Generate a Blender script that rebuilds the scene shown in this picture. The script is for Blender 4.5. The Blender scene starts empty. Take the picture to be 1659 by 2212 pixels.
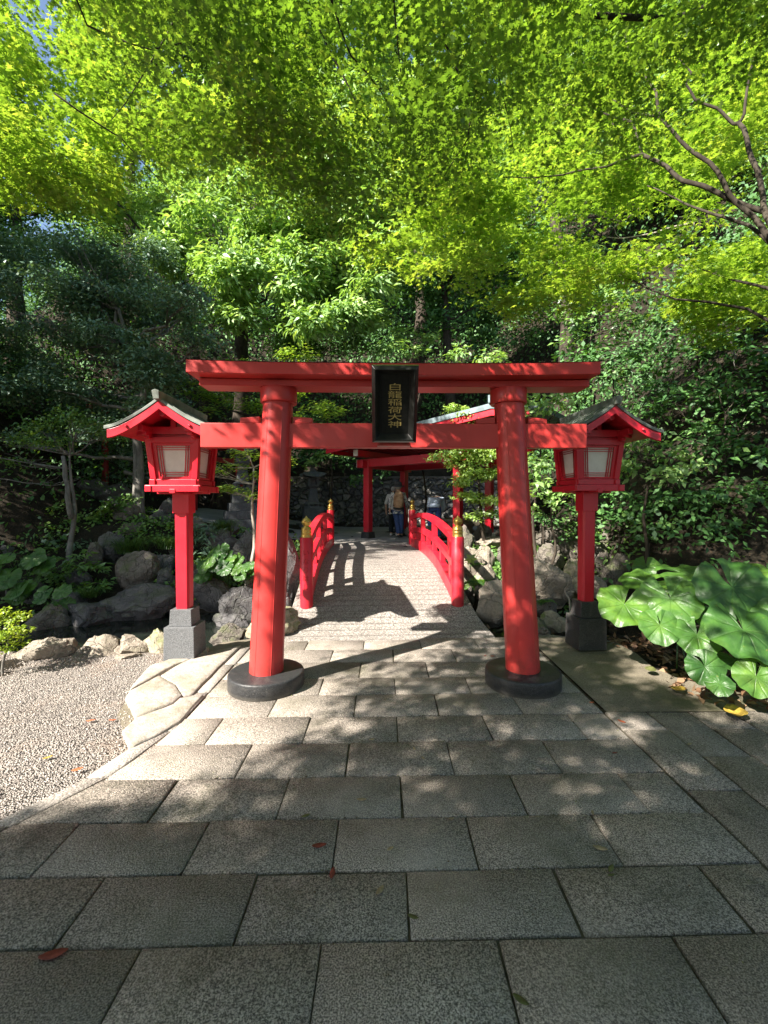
import bpy, bmesh, math, random
import numpy as np
from mathutils import Vector, Matrix, noise as mnoise

S = bpy.context.scene
COL = S.collection
R = math.radians
rng = np.random.default_rng(7)
rnd = random.Random(11)

# ------------------------------------------------------------------ camera
F = 950.0 / 1659.0
PITCH = R(1.1)
CAMZ = 1.5
cam_d = bpy.data.cameras.new('camera')
cam_d.sensor_fit = 'HORIZONTAL'; cam_d.sensor_width = 36; cam_d.lens = 36 * F
cam_d.clip_start = 0.05; cam_d.clip_end = 500
cam = bpy.data.objects.new('camera', cam_d); COL.objects.link(cam)
cam.location = (0, 0, CAMZ); cam.rotation_euler = (R(90) - PITCH, 0, 0)
S.camera = cam

def at(px, py, Y):
    """point at depth Y seen at (px, py) of a 1659 x 2212 picture"""
    u = (px - 829.5) / 950; v = (1106 - py) / 950
    d = (u, math.cos(PITCH) + v * math.sin(PITCH), -math.sin(PITCH) + v * math.cos(PITCH))
    k = Y / d[1]
    return Vector((d[0] * k, Y, CAMZ + d[2] * k))

def gr(px, py, z=0.0):
    u = (px - 829.5) / 950; v = (1106 - py) / 950
    d = (u, math.cos(PITCH) + v * math.sin(PITCH), -math.sin(PITCH) + v * math.cos(PITCH))
    k = (z - CAMZ) / d[2]
    return Vector((d[0] * k, d[1] * k, z))

# ------------------------------------------------------------------ tagging
def tag(o, label=None, cat=None, group=None, kind=None):
    if label: o['label'] = label
    if cat: o['category'] = cat
    if group: o['group'] = group
    if kind: o['kind'] = kind
    return o

def thing(name, label, cat, loc=(0, 0, 0), rotz=0.0, group=None):
    o = bpy.data.objects.new(name, None); COL.objects.link(o)
    o.empty_display_size = 0.1
    o.location = loc; o.rotation_euler = (0, 0, rotz)
    return tag(o, label, cat, group)

def link(name, me, parent=None, bevel=0.0, smooth=False):
    o = bpy.data.objects.new(name, me); COL.objects.link(o)
    if parent: o.parent = parent
    if smooth:
        me.polygons.foreach_set('use_smooth', [True] * len(me.polygons))
    if bevel:
        m = o.modifiers.new('Bevel', 'BEVEL'); m.width = bevel; m.segments = 2; m.limit_method = 'ANGLE'; m.angle_limit = R(35)
    return o

def copy_tree(o, parent=None):
    c = o.copy(); COL.objects.link(c)
    if parent: c.parent = parent
    for ch in list(o.children): copy_tree(ch, c)
    return c

class MB:
    def __init__(s): s.v = []; s.f = []
    def add(s, vs, fs):
        n = len(s.v); s.v += [tuple(p) for p in vs]; s.f += [tuple(i + n for i in f) for f in fs]
        return s
    def box(s, c, size, M=None, taper=1.0):
        """box centred on c; taper scales the top"""
        hx, hy, hz = size[0] / 2, size[1] / 2, size[2] / 2
        vs = []
        for z, k in ((-hz, 1.0), (hz, taper)):
            for x, y in ((-hx, -hy), (hx, -hy), (hx, hy), (-hx, hy)):
                vs.append(Vector((x * k, y * k, z)))
        if M is not None: vs = [M @ p for p in vs]
        c = Vector(c); vs = [p + c for p in vs]
        return s.add(vs, [(3, 2, 1, 0), (4, 5, 6, 7), (0, 1, 5, 4), (1, 2, 6, 5), (2, 3, 7, 6), (3, 0, 4, 7)])
    def hexa(s, lo, hi):
        """lo, hi: four points each, same winding (counter-clockwise from above)"""
        return s.add(list(lo) + list(hi), [(3, 2, 1, 0), (4, 5, 6, 7), (0, 1, 5, 4), (1, 2, 6, 5), (2, 3, 7, 6), (3, 0, 4, 7)])
    def bar(s, a, b, w, h, up=(0, 0, 1)):
        a = Vector(a); b = Vector(b); d = (b - a).normalized(); up = Vector(up)
        x = d.cross(up).normalized(); z = x.cross(d).normalized()
        lo = [a - x * w / 2 - z * h / 2, a + x * w / 2 - z * h / 2, a + x * w / 2 + z * h / 2, a - x * w / 2 + z * h / 2]
        hi = [p + (b - a) for p in lo]
        return s.hexa(lo, hi)
    def sweep(s, pts, w, h, cap=True):
        """a rectangular section swept along pts, kept upright"""
        n = len(s.v); N = len(pts); pts = [Vector(p) for p in pts]
        for i, p in enumerate(pts):
            d = (pts[min(i + 1, N - 1)] - pts[max(i - 1, 0)]).normalized()
            x = d.cross(Vector((0, 0, 1))).normalized(); z = Vector((0, 0, 1))
            s.v += [tuple(p - x * w / 2 - z * h / 2), tuple(p + x * w / 2 - z * h / 2), tuple(p + x * w / 2 + z * h / 2), tuple(p - x * w / 2 + z * h / 2)]
        for i in range(N - 1):
            a = n + 4 * i
            for k in range(4): s.f.append((a + k, a + (k + 1) % 4, a + 4 + (k + 1) % 4, a + 4 + k))
        if cap:
            s.f.append((n + 3, n + 2, n + 1, n)); e = n + 4 * (N - 1); s.f.append((e, e + 1, e + 2, e + 3))
        return s
    def tube(s, pts, radii, seg=10, cap=True):
        n = len(s.v); N = len(pts); pts = [Vector(p) for p in pts]
        if not hasattr(radii, '__len__'): radii = [radii] * N
        ref = Vector((0.31, 0.22, 0.92)) if abs((pts[-1] - pts[0]).normalized().z) < 0.8 else Vector((1, 0.1, 0))
        for i, p in enumerate(pts):
            d = (pts[min(i + 1, N - 1)] - pts[max(i - 1, 0)]).normalized()
            x = ref.cross(d).normalized(); y = d.cross(x)
            for k in range(seg):
                a = 2 * math.pi * k / seg
                s.v.append(tuple(p + (x * math.cos(a) + y * math.sin(a)) * radii[i]))
        for i in range(N - 1):
            a = n + seg * i
            for k in range(seg): s.f.append((a + k, a + (k + 1) % seg, a + seg + (k + 1) % seg, a + seg + k))
        if cap:
            s.f.append(tuple(range(n + seg - 1, n - 1, -1))); e = n + seg * (N - 1); s.f.append(tuple(range(e, e + seg)))
        return s
    def lathe(s, prof, c=(0, 0, 0), seg=24, cap=True):
        n = len(s.v)
        for r, z in prof:
            for k in range(seg):
                a = 2 * math.pi * k / seg
                s.v.append((c[0] + r * math.cos(a), c[1] + r * math.sin(a), c[2] + z))
        for i in range(len(prof) - 1):
            a = n + seg * i
            for k in range(seg): s.f.append((a + k, a + (k + 1) % seg, a + seg + (k + 1) % seg, a + seg + k))
        if cap:
            s.f.append(tuple(range(n + seg - 1, n - 1, -1))); e = n + seg * (len(prof) - 1); s.f.append(tuple(range(e, e + seg)))
        return s
    def build(s, name, mat, parent=None, bevel=0.0, smooth=False):
        me = bpy.data.meshes.new(name); me.from_pydata(s.v, [], s.f); me.materials.append(mat); me.update()
        return link(name, me, parent, bevel, smooth)

def np_mesh(name, V, Fc, mat, parent=None, face_attr=None, smooth=False):
    """V (n,3), Fc (m,k) index array"""
    me = bpy.data.meshes.new(name)
    V = np.asarray(V, dtype=np.float32); Fc = np.asarray(Fc, dtype=np.int32)
    m, k = Fc.shape
    me.vertices.add(len(V)); me.vertices.foreach_set('co', V.ravel())
    me.loops.add(m * k); me.loops.foreach_set('vertex_index', Fc.ravel())
    me.polygons.add(m); me.polygons.foreach_set('loop_start', np.arange(0, m * k, k, dtype=np.int32))
    if smooth: me.polygons.foreach_set('use_smooth', np.ones(m, dtype=bool))
    if face_attr is not None:
        at_ = me.attributes.new('var', 'FLOAT', 'FACE'); at_.data.foreach_set('value', np.asarray(face_attr, dtype=np.float32))
    me.materials.append(mat)
    me.update(calc_edges=True); me.validate()
    o = bpy.data.objects.new(name, me); COL.objects.link(o)
    if parent: o.parent = parent
    return o

# ------------------------------------------------------------------ materials
class NT:
    def __init__(s, name):
        s.m = bpy.data.materials.new(name); s.m.use_nodes = True
        s.t = s.m.node_tree; s.n = s.t.nodes; s.n.clear()
        s.out = s.n.new('ShaderNodeOutputMaterial')
        s.tc = None
    def node(s, typ, **kw):
        x = s.n.new(typ)
        for k, v in kw.items():
            if k in x.inputs: s.put(x.inputs[k], v)
            else: setattr(x, k, v)
        return x
    def put(s, sock, v):
        if isinstance(v, bpy.types.NodeSocket): s.t.links.new(v, sock)
        elif isinstance(v, (tuple, list)) and len(v) == 3 and sock.type == 'RGBA': sock.default_value = (*v, 1)
        else: sock.default_value = v
    def co(s, which='Object'):
        if s.tc is None: s.tc = s.n.new('ShaderNodeTexCoord')
        return s.tc.outputs[which]
    def pos(s):
        return s.n.new('ShaderNodeNewGeometry').outputs['Position']
    def noise(s, scale, detail=4, rough=0.55, co=None, dist=0.0):
        x = s.node('ShaderNodeTexNoise', Scale=scale, Detail=detail, Roughness=rough, Distortion=dist)
        s.put(x.inputs['Vector'], co or s.pos()); return x.outputs[0]
    def voro(s, scale, co=None, feature='F1', out='Distance', rand=1.0):
        x = s.n.new('ShaderNodeTexVoronoi'); x.feature = feature; x.inputs['Scale'].default_value = scale
        x.inputs['Randomness'].default_value = rand
        s.put(x.inputs['Vector'], co or s.pos()); return x.outputs[out]
    def ramp(s, fac, stops, interp='LINEAR'):
        x = s.n.new('ShaderNodeValToRGB'); x.color_ramp.interpolation = interp
        e = x.color_ramp.elements
        while len(e) < len(stops): e.new(0.5)
        for el, (p, c) in zip(e, stops):
            el.position = p; el.color = (*c, 1) if len(c) == 3 else c
        s.put(x.inputs[0], fac); return x.outputs[0]
    def mix(s, fac, a, b, mode='MIX'):
        x = s.n.new('ShaderNodeMix'); x.data_type = 'RGBA'; x.blend_type = mode
        s.put(x.inputs[0], fac); s.put(x.inputs[6], a); s.put(x.inputs[7], b); return x.outputs[2]
    def math(s, op, a, b=0.0):
        x = s.n.new('ShaderNodeMath'); x.operation = op; s.put(x.inputs[0], a); s.put(x.inputs[1], b); return x.outputs[0]
    def mapr(s, v, a, b, c, d):
        x = s.n.new('ShaderNodeMapRange'); s.put(x.inputs[0], v)
        for i, q in enumerate((a, b, c, d)): x.inputs[i + 1].default_value = q
        return x.outputs[0]
    def bump(s, h, strength=0.3, dist=0.01, normal=None):
        x = s.n.new('ShaderNodeBump'); x.inputs['Strength'].default_value = strength; x.inputs['Distance'].default_value = dist
        s.put(x.inputs['Height'], h)
        if normal is not None: s.put(x.inputs['Normal'], normal)
        return x.outputs[0]
    def bsdf(s, color, rough=0.6, normal=None, spec=0.5, metal=0.0, coat=0.0, coat_r=0.1, sheen=0.0):
        b = s.n.new('ShaderNodeBsdfPrincipled')
        s.put(b.inputs['Base Color'], color); s.put(b.inputs['Roughness'], rough)
        s.put(b.inputs['Specular IOR Level'], spec); s.put(b.inputs['Metallic'], metal)
        b.inputs['Coat Weight'].default_value = coat; b.inputs['Coat Roughness'].default_value = coat_r
        if normal is not None: s.put(b.inputs['Normal'], normal)
        s.t.links.new(b.outputs[0], s.out.inputs[0]); return b

def mat_paint(name, col, rough=0.42, worn=0.12, dirt=(0.30, 0.16, 0.10), spec=0.45):
    n = NT(name); p = n.pos()
    big = n.noise(2.3, 5, 0.6, p); fine = n.noise(38, 4, 0.6, p)
    streak = n.node('ShaderNodeMapping'); n.put(streak.inputs[0], p); streak.inputs['Scale'].default_value = (22, 22, 1.3)
    st = n.noise(1.0, 3, 0.6, streak.outputs[0])
    c = n.mix(n.mapr(big, .35, .7, 0, .35), col, tuple(min(1, x * 1.12 + .012) for x in col))
    c = n.mix(n.mapr(st, .56, .78, 0, .30), c, tuple(x * .62 for x in col))
    fade = n.noise(.9, 6, .7, p, .3); c = n.mix(n.mapr(fade, .46, .72, 0, .5), c, tuple(min(1, x * 1.06 + .026) for x in col))
    c = n.mix(n.mapr(n.noise(7, 6, .75, p), .60, .72, 0, .35), c, tuple(x * .55 for x in col))
    c = n.mix(n.mapr(fine, .66, .74, 0, worn), c, dirt)
    low = n.node('ShaderNodeSeparateXYZ'); n.put(low.inputs[0], n.co('Object')); grime = n.math('MULTIPLY', n.mapr(low.outputs[2], .10, .42, 1, 0), n.mapr(n.noise(11, 5, .7, p), .38, .62, 0, .55)); c = n.mix(grime, c, (.10, .035, .022))
    h = n.math('ADD', n.math('MULTIPLY', fine, .4), st)
    n.bsdf(c, n.mapr(big, .3, .7, rough - .08, rough + .12), n.bump(h, .12, .004), spec)
    return n.m

def mat_stone(name, a, b, scale=1.0, moss=0.0, rough=0.85, bump=0.5, mosscol=(0.10, 0.14, 0.03), crack=1.0):
    n = NT(name); p = n.pos()
    n1 = n.noise(3.2 * scale, 8, 0.65, p, .4); n2 = n.noise(26 * scale, 6, 0.7, p); n3 = n.voro(90 * scale, p)
    c = n.mix(n.mapr(n1, .3, .72, 0, 1), a, b)
    c = n.mix(n.mapr(n2, .45, .7, 0, .55), c, tuple(x * .5 for x in a))
    c = n.mix(n.mapr(n3, .0, .35, .35, 0), c, tuple(min(1, x * 1.5) for x in b))
    warp = n.mix(.25, p, n.node('ShaderNodeTexNoise', Scale=2.5).outputs[1], 'ADD'); crk = n.voro(3.1 * scale, warp, 'DISTANCE_TO_EDGE')
    lich = n.noise(7 * scale, 5, .7, p)
    c = n.mix(n.mapr(crk, 0, .018, .75 * crack, 0), c, tuple(x * .3 for x in a))
    c = n.mix(n.mapr(lich, .62, .70, 0, .5), c, tuple(min(.7, x * 1.45 + .03) for x in b))
    if moss:
        up = n.node('ShaderNodeSeparateXYZ'); n.put(up.inputs[0], n.n.new('ShaderNodeNewGeometry').outputs['Normal'])
        mm = n.math('MULTIPLY', n.mapr(up.outputs[2], .1, .7, 0, 1), n.mapr(n.noise(4, 5, .7, p), .48, .6, 0, 1))
        c = n.mix(n.math('MULTIPLY', mm, moss), c, mosscol)
    h = n.math('ADD', n.math('MULTIPLY', n1, 2.0), n.math('ADD', n2, n.math('MULTIPLY', n3, .15)))
    h = n.math('ADD', h, n.mapr(crk, 0, .05, 0, .5 * crack))
    n.bsdf(c, rough, n.bump(h, bump, .03), .3)
    return n.m

def mat_granite(name, lo, hi, scale=1.0, spot=0.5, rough=0.8, moss=0.0, per_face=True, bump=.6):
    """speckled, bush-hammered granite"""
    n = NT(name); p = n.pos()
    s1 = n.noise(170 * scale, 3, .7, p); s2 = n.voro(120 * scale, p); s3 = n.noise(45 * scale, 4, .6, p)
    big = n.noise(1.1, 5, .6, p)
    c = n.ramp(s1, [(.30, tuple(x * .35 for x in lo)), (.44, lo), (.56, hi), (.70, tuple(min(1, x * 1.35) for x in hi))])
    c = n.mix(n.mapr(s2, .05, .3, spot, 0), c, tuple(min(1, x * 1.5) for x in hi))
    c = n.mix(n.mapr(s3, .52, .7, 0, .45), c, tuple(x * .6 for x in lo))
    c = n.mix(n.mapr(big, .36, .66, .38, 0), c, tuple(x * .55 for x in lo), 'MIX')
    if per_face:
        a = n.node('ShaderNodeAttribute', attribute_name='var')
        c = n.mix(1.0, c, n.ramp(a.outputs['Fac'], [(0, (.82, .81, .78)), (.5, (.94, .93, .90)), (1, (1.03, 1.02, 1.0))]), 'MULTIPLY')
    if moss:
        mm = n.mapr(n.noise(1.7, 6, .65, p), .5, .68, 0, moss)
        c = n.mix(mm, c, (.055, .06, .022))
        c = n.mix(n.mapr(n.noise(3.3, 7, .7, p, .5), .56, .66, 0, .38), c, tuple(x * .42 for x in lo))
        c = n.mix(n.mapr(n.noise(.8, 4, .6, p), .5, .68, 0, .35), c, tuple(min(1, x * 1.15) for x in hi))
        sp = n.voro(7.5, p); c = n.mix(n.math('MULTIPLY', n.mapr(sp, .03, .07, .55, 0), n.mapr(n.noise(2.2, 3, .6, p), .5, .6, 0, 1)), c, (.42, .41, .36))
    if lo[0] < .03:                      # dust and splashes on the dark stone
        c = n.mix(n.mapr(n.noise(5, 7, .75, p, .6), .50, .68, 0, .5), c, (.11, .10, .088)); c = n.mix(n.mapr(n.voro(26, p), .03, .10, .5, 0), c, (.20, .19, .17))
        wz = n.node('ShaderNodeSeparateXYZ'); n.put(wz.inputs[0], p); c = n.mix(n.math('MULTIPLY', n.mapr(wz.outputs[2], 0, .035, .8, 0), n.noise(9, 4, .6, p)), c, (.16, .145, .12))
    h = n.math('ADD', s1, n.math('ADD', n.math('MULTIPLY', s3, 1.2), n.math('MULTIPLY', s2, .8)))
    n.bsdf(c, rough, n.bump(h, bump, .006), .35)
    return n.m

def mat_leaf(name, a, b, c2=None, trans=0.42, gloss=0.06, rough=0.35, tcol=None):
    """a..b: range of leaf colours by leaf; part of the light goes through the blade"""
    n = NT(name)
    at_ = n.node('ShaderNodeAttribute', attribute_name='var')
    stops = [(0, a), (.7, b)] if c2 is None else [(0, a), (.6, b), (1, c2)]
    col = n.ramp(at_.outputs['Fac'], stops)
    d = n.node('ShaderNodeBsdfDiffuse'); n.put(d.inputs[0], col)
    t = n.node('ShaderNodeBsdfTranslucent')
    n.put(t.inputs[0], n.mix(1.0, col, tcol or (1.5, 1.45, .55), 'MULTIPLY'))
    m1 = n.node('ShaderNodeMixShader'); m1.inputs[0].default_value = trans
    n.t.links.new(d.outputs[0], m1.inputs[1]); n.t.links.new(t.outputs[0], m1.inputs[2])
    g = n.node('ShaderNodeBsdfGlossy'); g.inputs['Roughness'].default_value = rough; n.put(g.inputs[0], (.9, .95, 1.0))
    m2 = n.node('ShaderNodeMixShader'); m2.inputs[0].default_value = gloss
    n.t.links.new(m1.outputs[0], m2.inputs[1]); n.t.links.new(g.outputs[0], m2.inputs[2])
    n.t.links.new(m2.outputs[0], n.out.inputs[0])
    return n.m

def mat_bark(name, a, b):
    n = NT(name); p = n.pos()
    mp = n.node('ShaderNodeMapping'); n.put(mp.inputs[0], p); mp.inputs['Scale'].default_value = (1, 1, .25)
    n1 = n.noise(14, 7, .65, mp.outputs[0], .6); n2 = n.noise(5, 4, .6, p)
    c = n.mix(n.mapr(n1, .35, .65, 0, 1), a, b); c = n.mix(n.mapr(n2, .55, .65, 0, .5), c, tuple(min(1, x * 1.6) for x in b))
    n.bsdf(c, .9, n.bump(n1, .7, .02), .2); return n.m

def mat_simple(name, col, rough=.6, spec=.4, metal=0, nscale=30, var=.25, bump=.1):
    n = NT(name); p = n.pos(); q = n.noise(nscale, 4, .6, p)
    c = n.mix(n.mapr(q, .35, .65, 0, 1), tuple(x * (1 - var) for x in col), tuple(min(1, x * (1 + var * .5)) for x in col))
    n.bsdf(c, rough, n.bump(q, bump, .005), spec, metal); return n.m

M = {}
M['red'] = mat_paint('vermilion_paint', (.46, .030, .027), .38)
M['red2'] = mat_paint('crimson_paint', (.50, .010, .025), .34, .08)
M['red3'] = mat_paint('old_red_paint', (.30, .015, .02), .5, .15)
M['gold'] = mat_simple('gilt_metal', (.62, .40, .10), .34, .5, .85, 60, .25, .06)
M['black'] = mat_simple('black_lacquer', (.012, .012, .011), .32, .5, 0, 40, .5, .05)
M['gilt'] = mat_simple('gold_lettering', (.50, .38, .14), .45, .5, .2)
M['blackstone'] = mat_granite('polished_dark_stone', (.018, .019, .02), (.045, .046, .048), 1, .25, .45, 0, False, .15)
M['greystone'] = mat_granite('grey_granite', (.085, .09, .095), (.16, .165, .17), 1, .25, .75, 0, False, .3)
M['pave'] = mat_granite('paving_granite', (.125, .113, .096), (.48, .425, .375), 1.0, .28, .85, .5)
M['kerb'] = mat_granite('kerb_granite', (.24, .22, .20), (.46, .42, .38), .8, .3, .8, .1)
M['slab'] = mat_stone('flagstone', (.29, .26, .225), (.41, .37, .325), 1.0, .35, .85, .35, (.13, .12, .05), 0)
M['copper'] = mat_simple('weathered_copper', (.17, .19, .165), .6, .4, .15, 9, .45, .3)
M['copper2'] = mat_simple('blue_grey_roofing', (.15, .20, .22), .6, .4, .1, 5, .3, .3)
n = NT('frosted_pane'); p = n.pos(); n.bsdf(n.mix(n.mapr(n.noise(5, 5, .7, p), .35, .65, 0, 1), (.72, .71, .66), (.60, .59, .54)), .3, n.bump(n.noise(40, 3, .5, p), .08, .004), .5, coat=.35, coat_r=.08); M['paper'] = n.m
M['white'] = mat_simple('white_paint', (.74, .73, .70), .6, .3, 0, 30, .1)
M['concrete'] = mat_granite('mossy_concrete', (.13, .112, .080), (.23, .20, .15), .9, .15, .9, .75, False, .3)
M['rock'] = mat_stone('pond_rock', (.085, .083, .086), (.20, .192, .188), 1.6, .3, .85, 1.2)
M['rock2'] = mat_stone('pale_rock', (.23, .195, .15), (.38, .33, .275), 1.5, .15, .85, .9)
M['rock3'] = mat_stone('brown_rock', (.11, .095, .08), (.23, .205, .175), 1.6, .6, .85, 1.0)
M['rockmoss'] = mat_stone('mossy_rock', (.22, .19, .13), (.36, .32, .24), 1.2, .9)
M['dstone'] = mat_stone('lantern_stone', (.075, .08, .085), (.14, .15, .155), 2.2, .1)
M['bark'] = mat_bark('maple_bark', (.018, .014, .010), (.055, .046, .034))
M['bark2'] = mat_bark('grey_bark', (.09, .085, .075), (.20, .19, .17))
M['bark3'] = mat_bark('dark_bark', (.020, .016, .012), (.06, .048, .036))
M['bark4'] = mat_bark('pale_bark', (.22, .18, .14), (.40, .36, .31))
M['grout'] = mat_simple('dark_grout', (.085, .076, .055), .95, .2, 0, 25, .5, .3)
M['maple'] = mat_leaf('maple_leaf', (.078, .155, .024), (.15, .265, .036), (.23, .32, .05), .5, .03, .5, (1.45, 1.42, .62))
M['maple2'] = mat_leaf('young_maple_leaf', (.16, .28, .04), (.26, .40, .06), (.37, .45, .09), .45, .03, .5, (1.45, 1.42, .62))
M['camphor'] = mat_leaf('fresh_green_leaf', (.15, .28, .07), (.25, .41, .12), (.34, .47, .16), .35, .05, .5)
M['ever'] = mat_leaf('evergreen_leaf', (.030, .090, .020), (.072, .180, .038), (.14, .26, .065), .2, .03, .6)
M['blueg'] = mat_leaf('blue_green_leaf', (.075, .145, .080), (.13, .23, .13), (.19, .28, .165), .2, .05, .5)
M['mid'] = mat_leaf('mid_green_leaf', (.07, .16, .03), (.14, .27, .05), (.22, .34, .075), .3, .05, .45)
M['box'] = mat_leaf('small_bright_leaf', (.17, .29, .05), (.28, .42, .08), (.38, .48, .12), .4, .05, .45)
M['azalea'] = mat_leaf('azalea_leaf', (.16, .26, .02), (.28, .38, .03), (.36, .42, .05), .4, .04, .4)
M['grass'] = mat_leaf('sedge_blade', (.030, .075, .012), (.065, .14, .022), (.12, .18, .04), .3, .05, .4)
M['litter'] = mat_leaf('dead_leaf', (.07, .035, .018), (.16, .085, .045), (.30, .20, .12), .1, .03, .5, (1, .8, .6))

# ------------------------------------------------------------------ light
EL = R(39.5)
TOSUN = Vector((-.77, -.64, 0)).normalized() * math.cos(EL) + Vector((0, 0, math.sin(EL)))
sun_d = bpy.data.lights.new('sun', 'SUN'); sun_d.energy = 5.0; sun_d.angle = R(.55); sun_d.color = (1, .925, .83)
sun = bpy.data.objects.new('sun', sun_d); COL.objects.link(sun)
sun.rotation_euler = (-TOSUN).to_track_quat('-Z', 'Y').to_euler(); sun.location = (-8, -6, 12)
W = bpy.data.worlds.new('World'); S.world = W; W.use_nodes = True
wn = W.node_tree.nodes; wn.clear()
sky = wn.new('ShaderNodeTexSky'); sky.sky_type = 'NISHITA'; sky.sun_disc = False
sky.sun_elevation = EL; sky.sun_rotation = math.atan2(TOSUN.x, TOSUN.y)
bg = wn.new('ShaderNodeBackground'); bg.inputs[1].default_value = .066
wo = wn.new('ShaderNodeOutputWorld')
W.node_tree.links.new(sky.outputs[0], bg.inputs[0]); W.node_tree.links.new(bg.outputs[0], wo.inputs[0])
S.view_settings.view_transform = 'Standard'; S.view_settings.look = 'None'; S.view_settings.gamma = 1
S.view_settings.exposure = 1.98
S.render.engine = 'CYCLES'
S.cycles.max_bounces = 7; S.cycles.diffuse_bounces = 4; S.cycles.glossy_bounces = 2; S.cycles.transmission_bounces = 4
S.cycles.transparent_max_bounces = 4
S.cycles.sample_clamp_indirect = 6.0
S.cycles.use_denoising = True

# ================================================================== SETTING
def sst(x, a, b):
    t = min(1, max(0, (x - a) / (b - a))); return t * t * (3 - 2 * t)

def hill_edge(y):            # where the slope on the east side begins
    return 2.75 + .14 * max(0, y - 5)

def H(x, y, rough=True):
    z = -.03
    yn = 4.55 + .55 * sst(x, 0.6, 1.6)
    yf = 7.0 - .5 * sst(x, .8, 1.8)
    z -= .5 * sst(y, yn, yn + .35) * (1 - sst(y, yf - .3, yf + .5)) * (1 - sst(x, 3.0, 4.2))
    zb = .50 + .75 * sst(-x, 1.2, 6.5) + .05 * sst(x, 1, 4)
    z += (zb + .03) * sst(y, yf, yf + (3.2 if x < 0 else 2.2))
    z += .10 * sst(y, 11, 16)
    if y > 16.3:
        z += 1.55 * sst(y, 16.3, 16.8) + (y - 16.3) * 1.05
    dr = x - hill_edge(y)
    if dr > 0 and y > 3.4: z += (.9 * sst(dr, 0, 1.0) + max(0, dr - .5) * 1.15) * sst(y, 3.4, 7.5)
    dl = -6.6 - x
    if dl > 0 and y > 4: z += min(5.0, dl * .95) * sst(y, 6, 10) - max(0, dl - 7) * .9 * sst(y, 14, 20)
    if rough and (y > 7 or abs(x) > 3.2):
        z += .10 * mnoise.noise((x * .9, y * .9, 0)) + .05 * mnoise.noise((x * 2.7, y * 2.7, 3))
    return z

def grid_sheet(name, xs, ys, hf, mat, smooth=True, kind='structure'):
    nx, ny = len(xs), len(ys)
    V = [(x, y, hf(x, y)) for y in ys for x in xs]
    Fc = [(j * nx + i, j * nx + i + 1, (j + 1) * nx + i + 1, (j + 1) * nx + i) for j in range(ny - 1) for i in range(nx - 1)]
    o = np_mesh(name, V, Fc, mat, smooth=smooth); return tag(o, kind=kind)

n = NT('forest_soil'); p = n.pos()
c = n.ramp(n.noise(2.2, 8, .7, p), [(.3, (.012, .011, .008)), (.55, (.030, .026, .019)), (.75, (.060, .050, .035))])
c = n.mix(n.mapr(n.voro(28, p), .1, .4, .5, 0), c, (.09, .06, .035))
n.bsdf(c, .95, n.bump(n.noise(18, 6, .7, p), .9, .05), .1); M['soil'] = n.m
xs = list(np.linspace(-60, -12, 25)) + list(np.linspace(-11.5, 9.5, 106)) + list(np.linspace(10, 60, 26))
ys = list(np.linspace(-40, -3, 14)) + list(np.linspace(-2.5, 18, 104)) + list(np.linspace(18.6, 70, 40))
grid_sheet('ground', xs, ys, H, M['soil'])

# ---- gravel yard
n = NT('gravel'); p = n.pos()
cell = n.voro(90, p, out='Color'); ds = n.voro(90, p)
c = n.ramp(n.math('ADD', n.math('MULTIPLY', cell, .7), n.math('MULTIPLY', n.noise(3, 4, .6, p), .5)), [(.2, (.13, .125, .125)), (.5, (.30, .275, .25)), (.9, (.52, .48, .44))])
c = n.mix(n.mapr(ds, .25, .6, 0, .7), c, (.10, .085, .07))
c = n.mix(n.mapr(n.noise(1.2, 4, .6, p), .48, .65, 0, .45), c, (.34, .24, .17))
n.bsdf(c, .95, n.bump(n.math('SUBTRACT', 1.0, ds), .9, .02), .2); M['gravel'] = n.m
def kerb_x(y): return -1.39 if y > 2.9 else (-1.39 - .10 * sst(y, 2.95, 2.4) - max(0, 2.45 - y) * .62)
gx = np.linspace(-6.5, -1.2, 60); gy = np.linspace(-2, 4.62, 70)
grid_sheet('gravel_yard', gx, gy, lambda x, y: -.012 + .012 * mnoise.noise((x * 2, y * 2, 5)) - .05 * sst(y, 4.45, 4.62), M['gravel'])
# loose stones lying on it, as low faceted pebbles
k = 17000
px_ = rng.uniform(-4.2, -1.45, k); py_ = rng.uniform(1.0, 4.35, k)
keep = px_ < np.array([kerb_x(y) - .14 for y in py_]); px_, py_ = px_[keep], py_[keep]
octv = np.array([(1, 0, 0), (0, 1, 0), (-1, 0, 0), (0, -1, 0), (0, 0, 1), (0, 0, -1)], float)
octf = np.array([(0, 1, 4), (1, 2, 4), (2, 3, 4), (3, 0, 4), (1, 0, 5), (2, 1, 5), (3, 2, 5), (0, 3, 5)])
k = len(px_); sc = rng.uniform(.003, .0078, (k, 1, 1)) * rng.uniform(.6, 1.3, (k, 1, 3)); an = rng.uniform(0, 6.3, k)
vv = octv[None] * sc * np.array([1, 1, .75]); vx = vv[..., 0] * np.cos(an)[:, None] - vv[..., 1] * np.sin(an)[:, None]; vy = vv[..., 0] * np.sin(an)[:, None] + vv[..., 1] * np.cos(an)[:, None]
V = np.stack([vx + px_[:, None], vy + py_[:, None], vv[..., 2] - .004], -1).reshape(-1, 3)
n = NT('pebble'); a = n.node('ShaderNodeAttribute', attribute_name='var')
n.bsdf(n.ramp(a.outputs['Fac'], [(0, (.13, .12, .115)), (.5, (.34, .30, .265)), (1, (.56, .50, .44))]), .85, None, .3); M['pebble'] = n.m
o = np_mesh('gravel', V, (octf[None] + 6 * np.arange(k)[:, None, None]).reshape(-1, 3), M['pebble'], face_attr=np.repeat(rng.uniform(0, 1, k), 8))
tag(o, 'loose grey and cream gravel covering the sunlit yard', 'gravel', kind='stuff')

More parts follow.
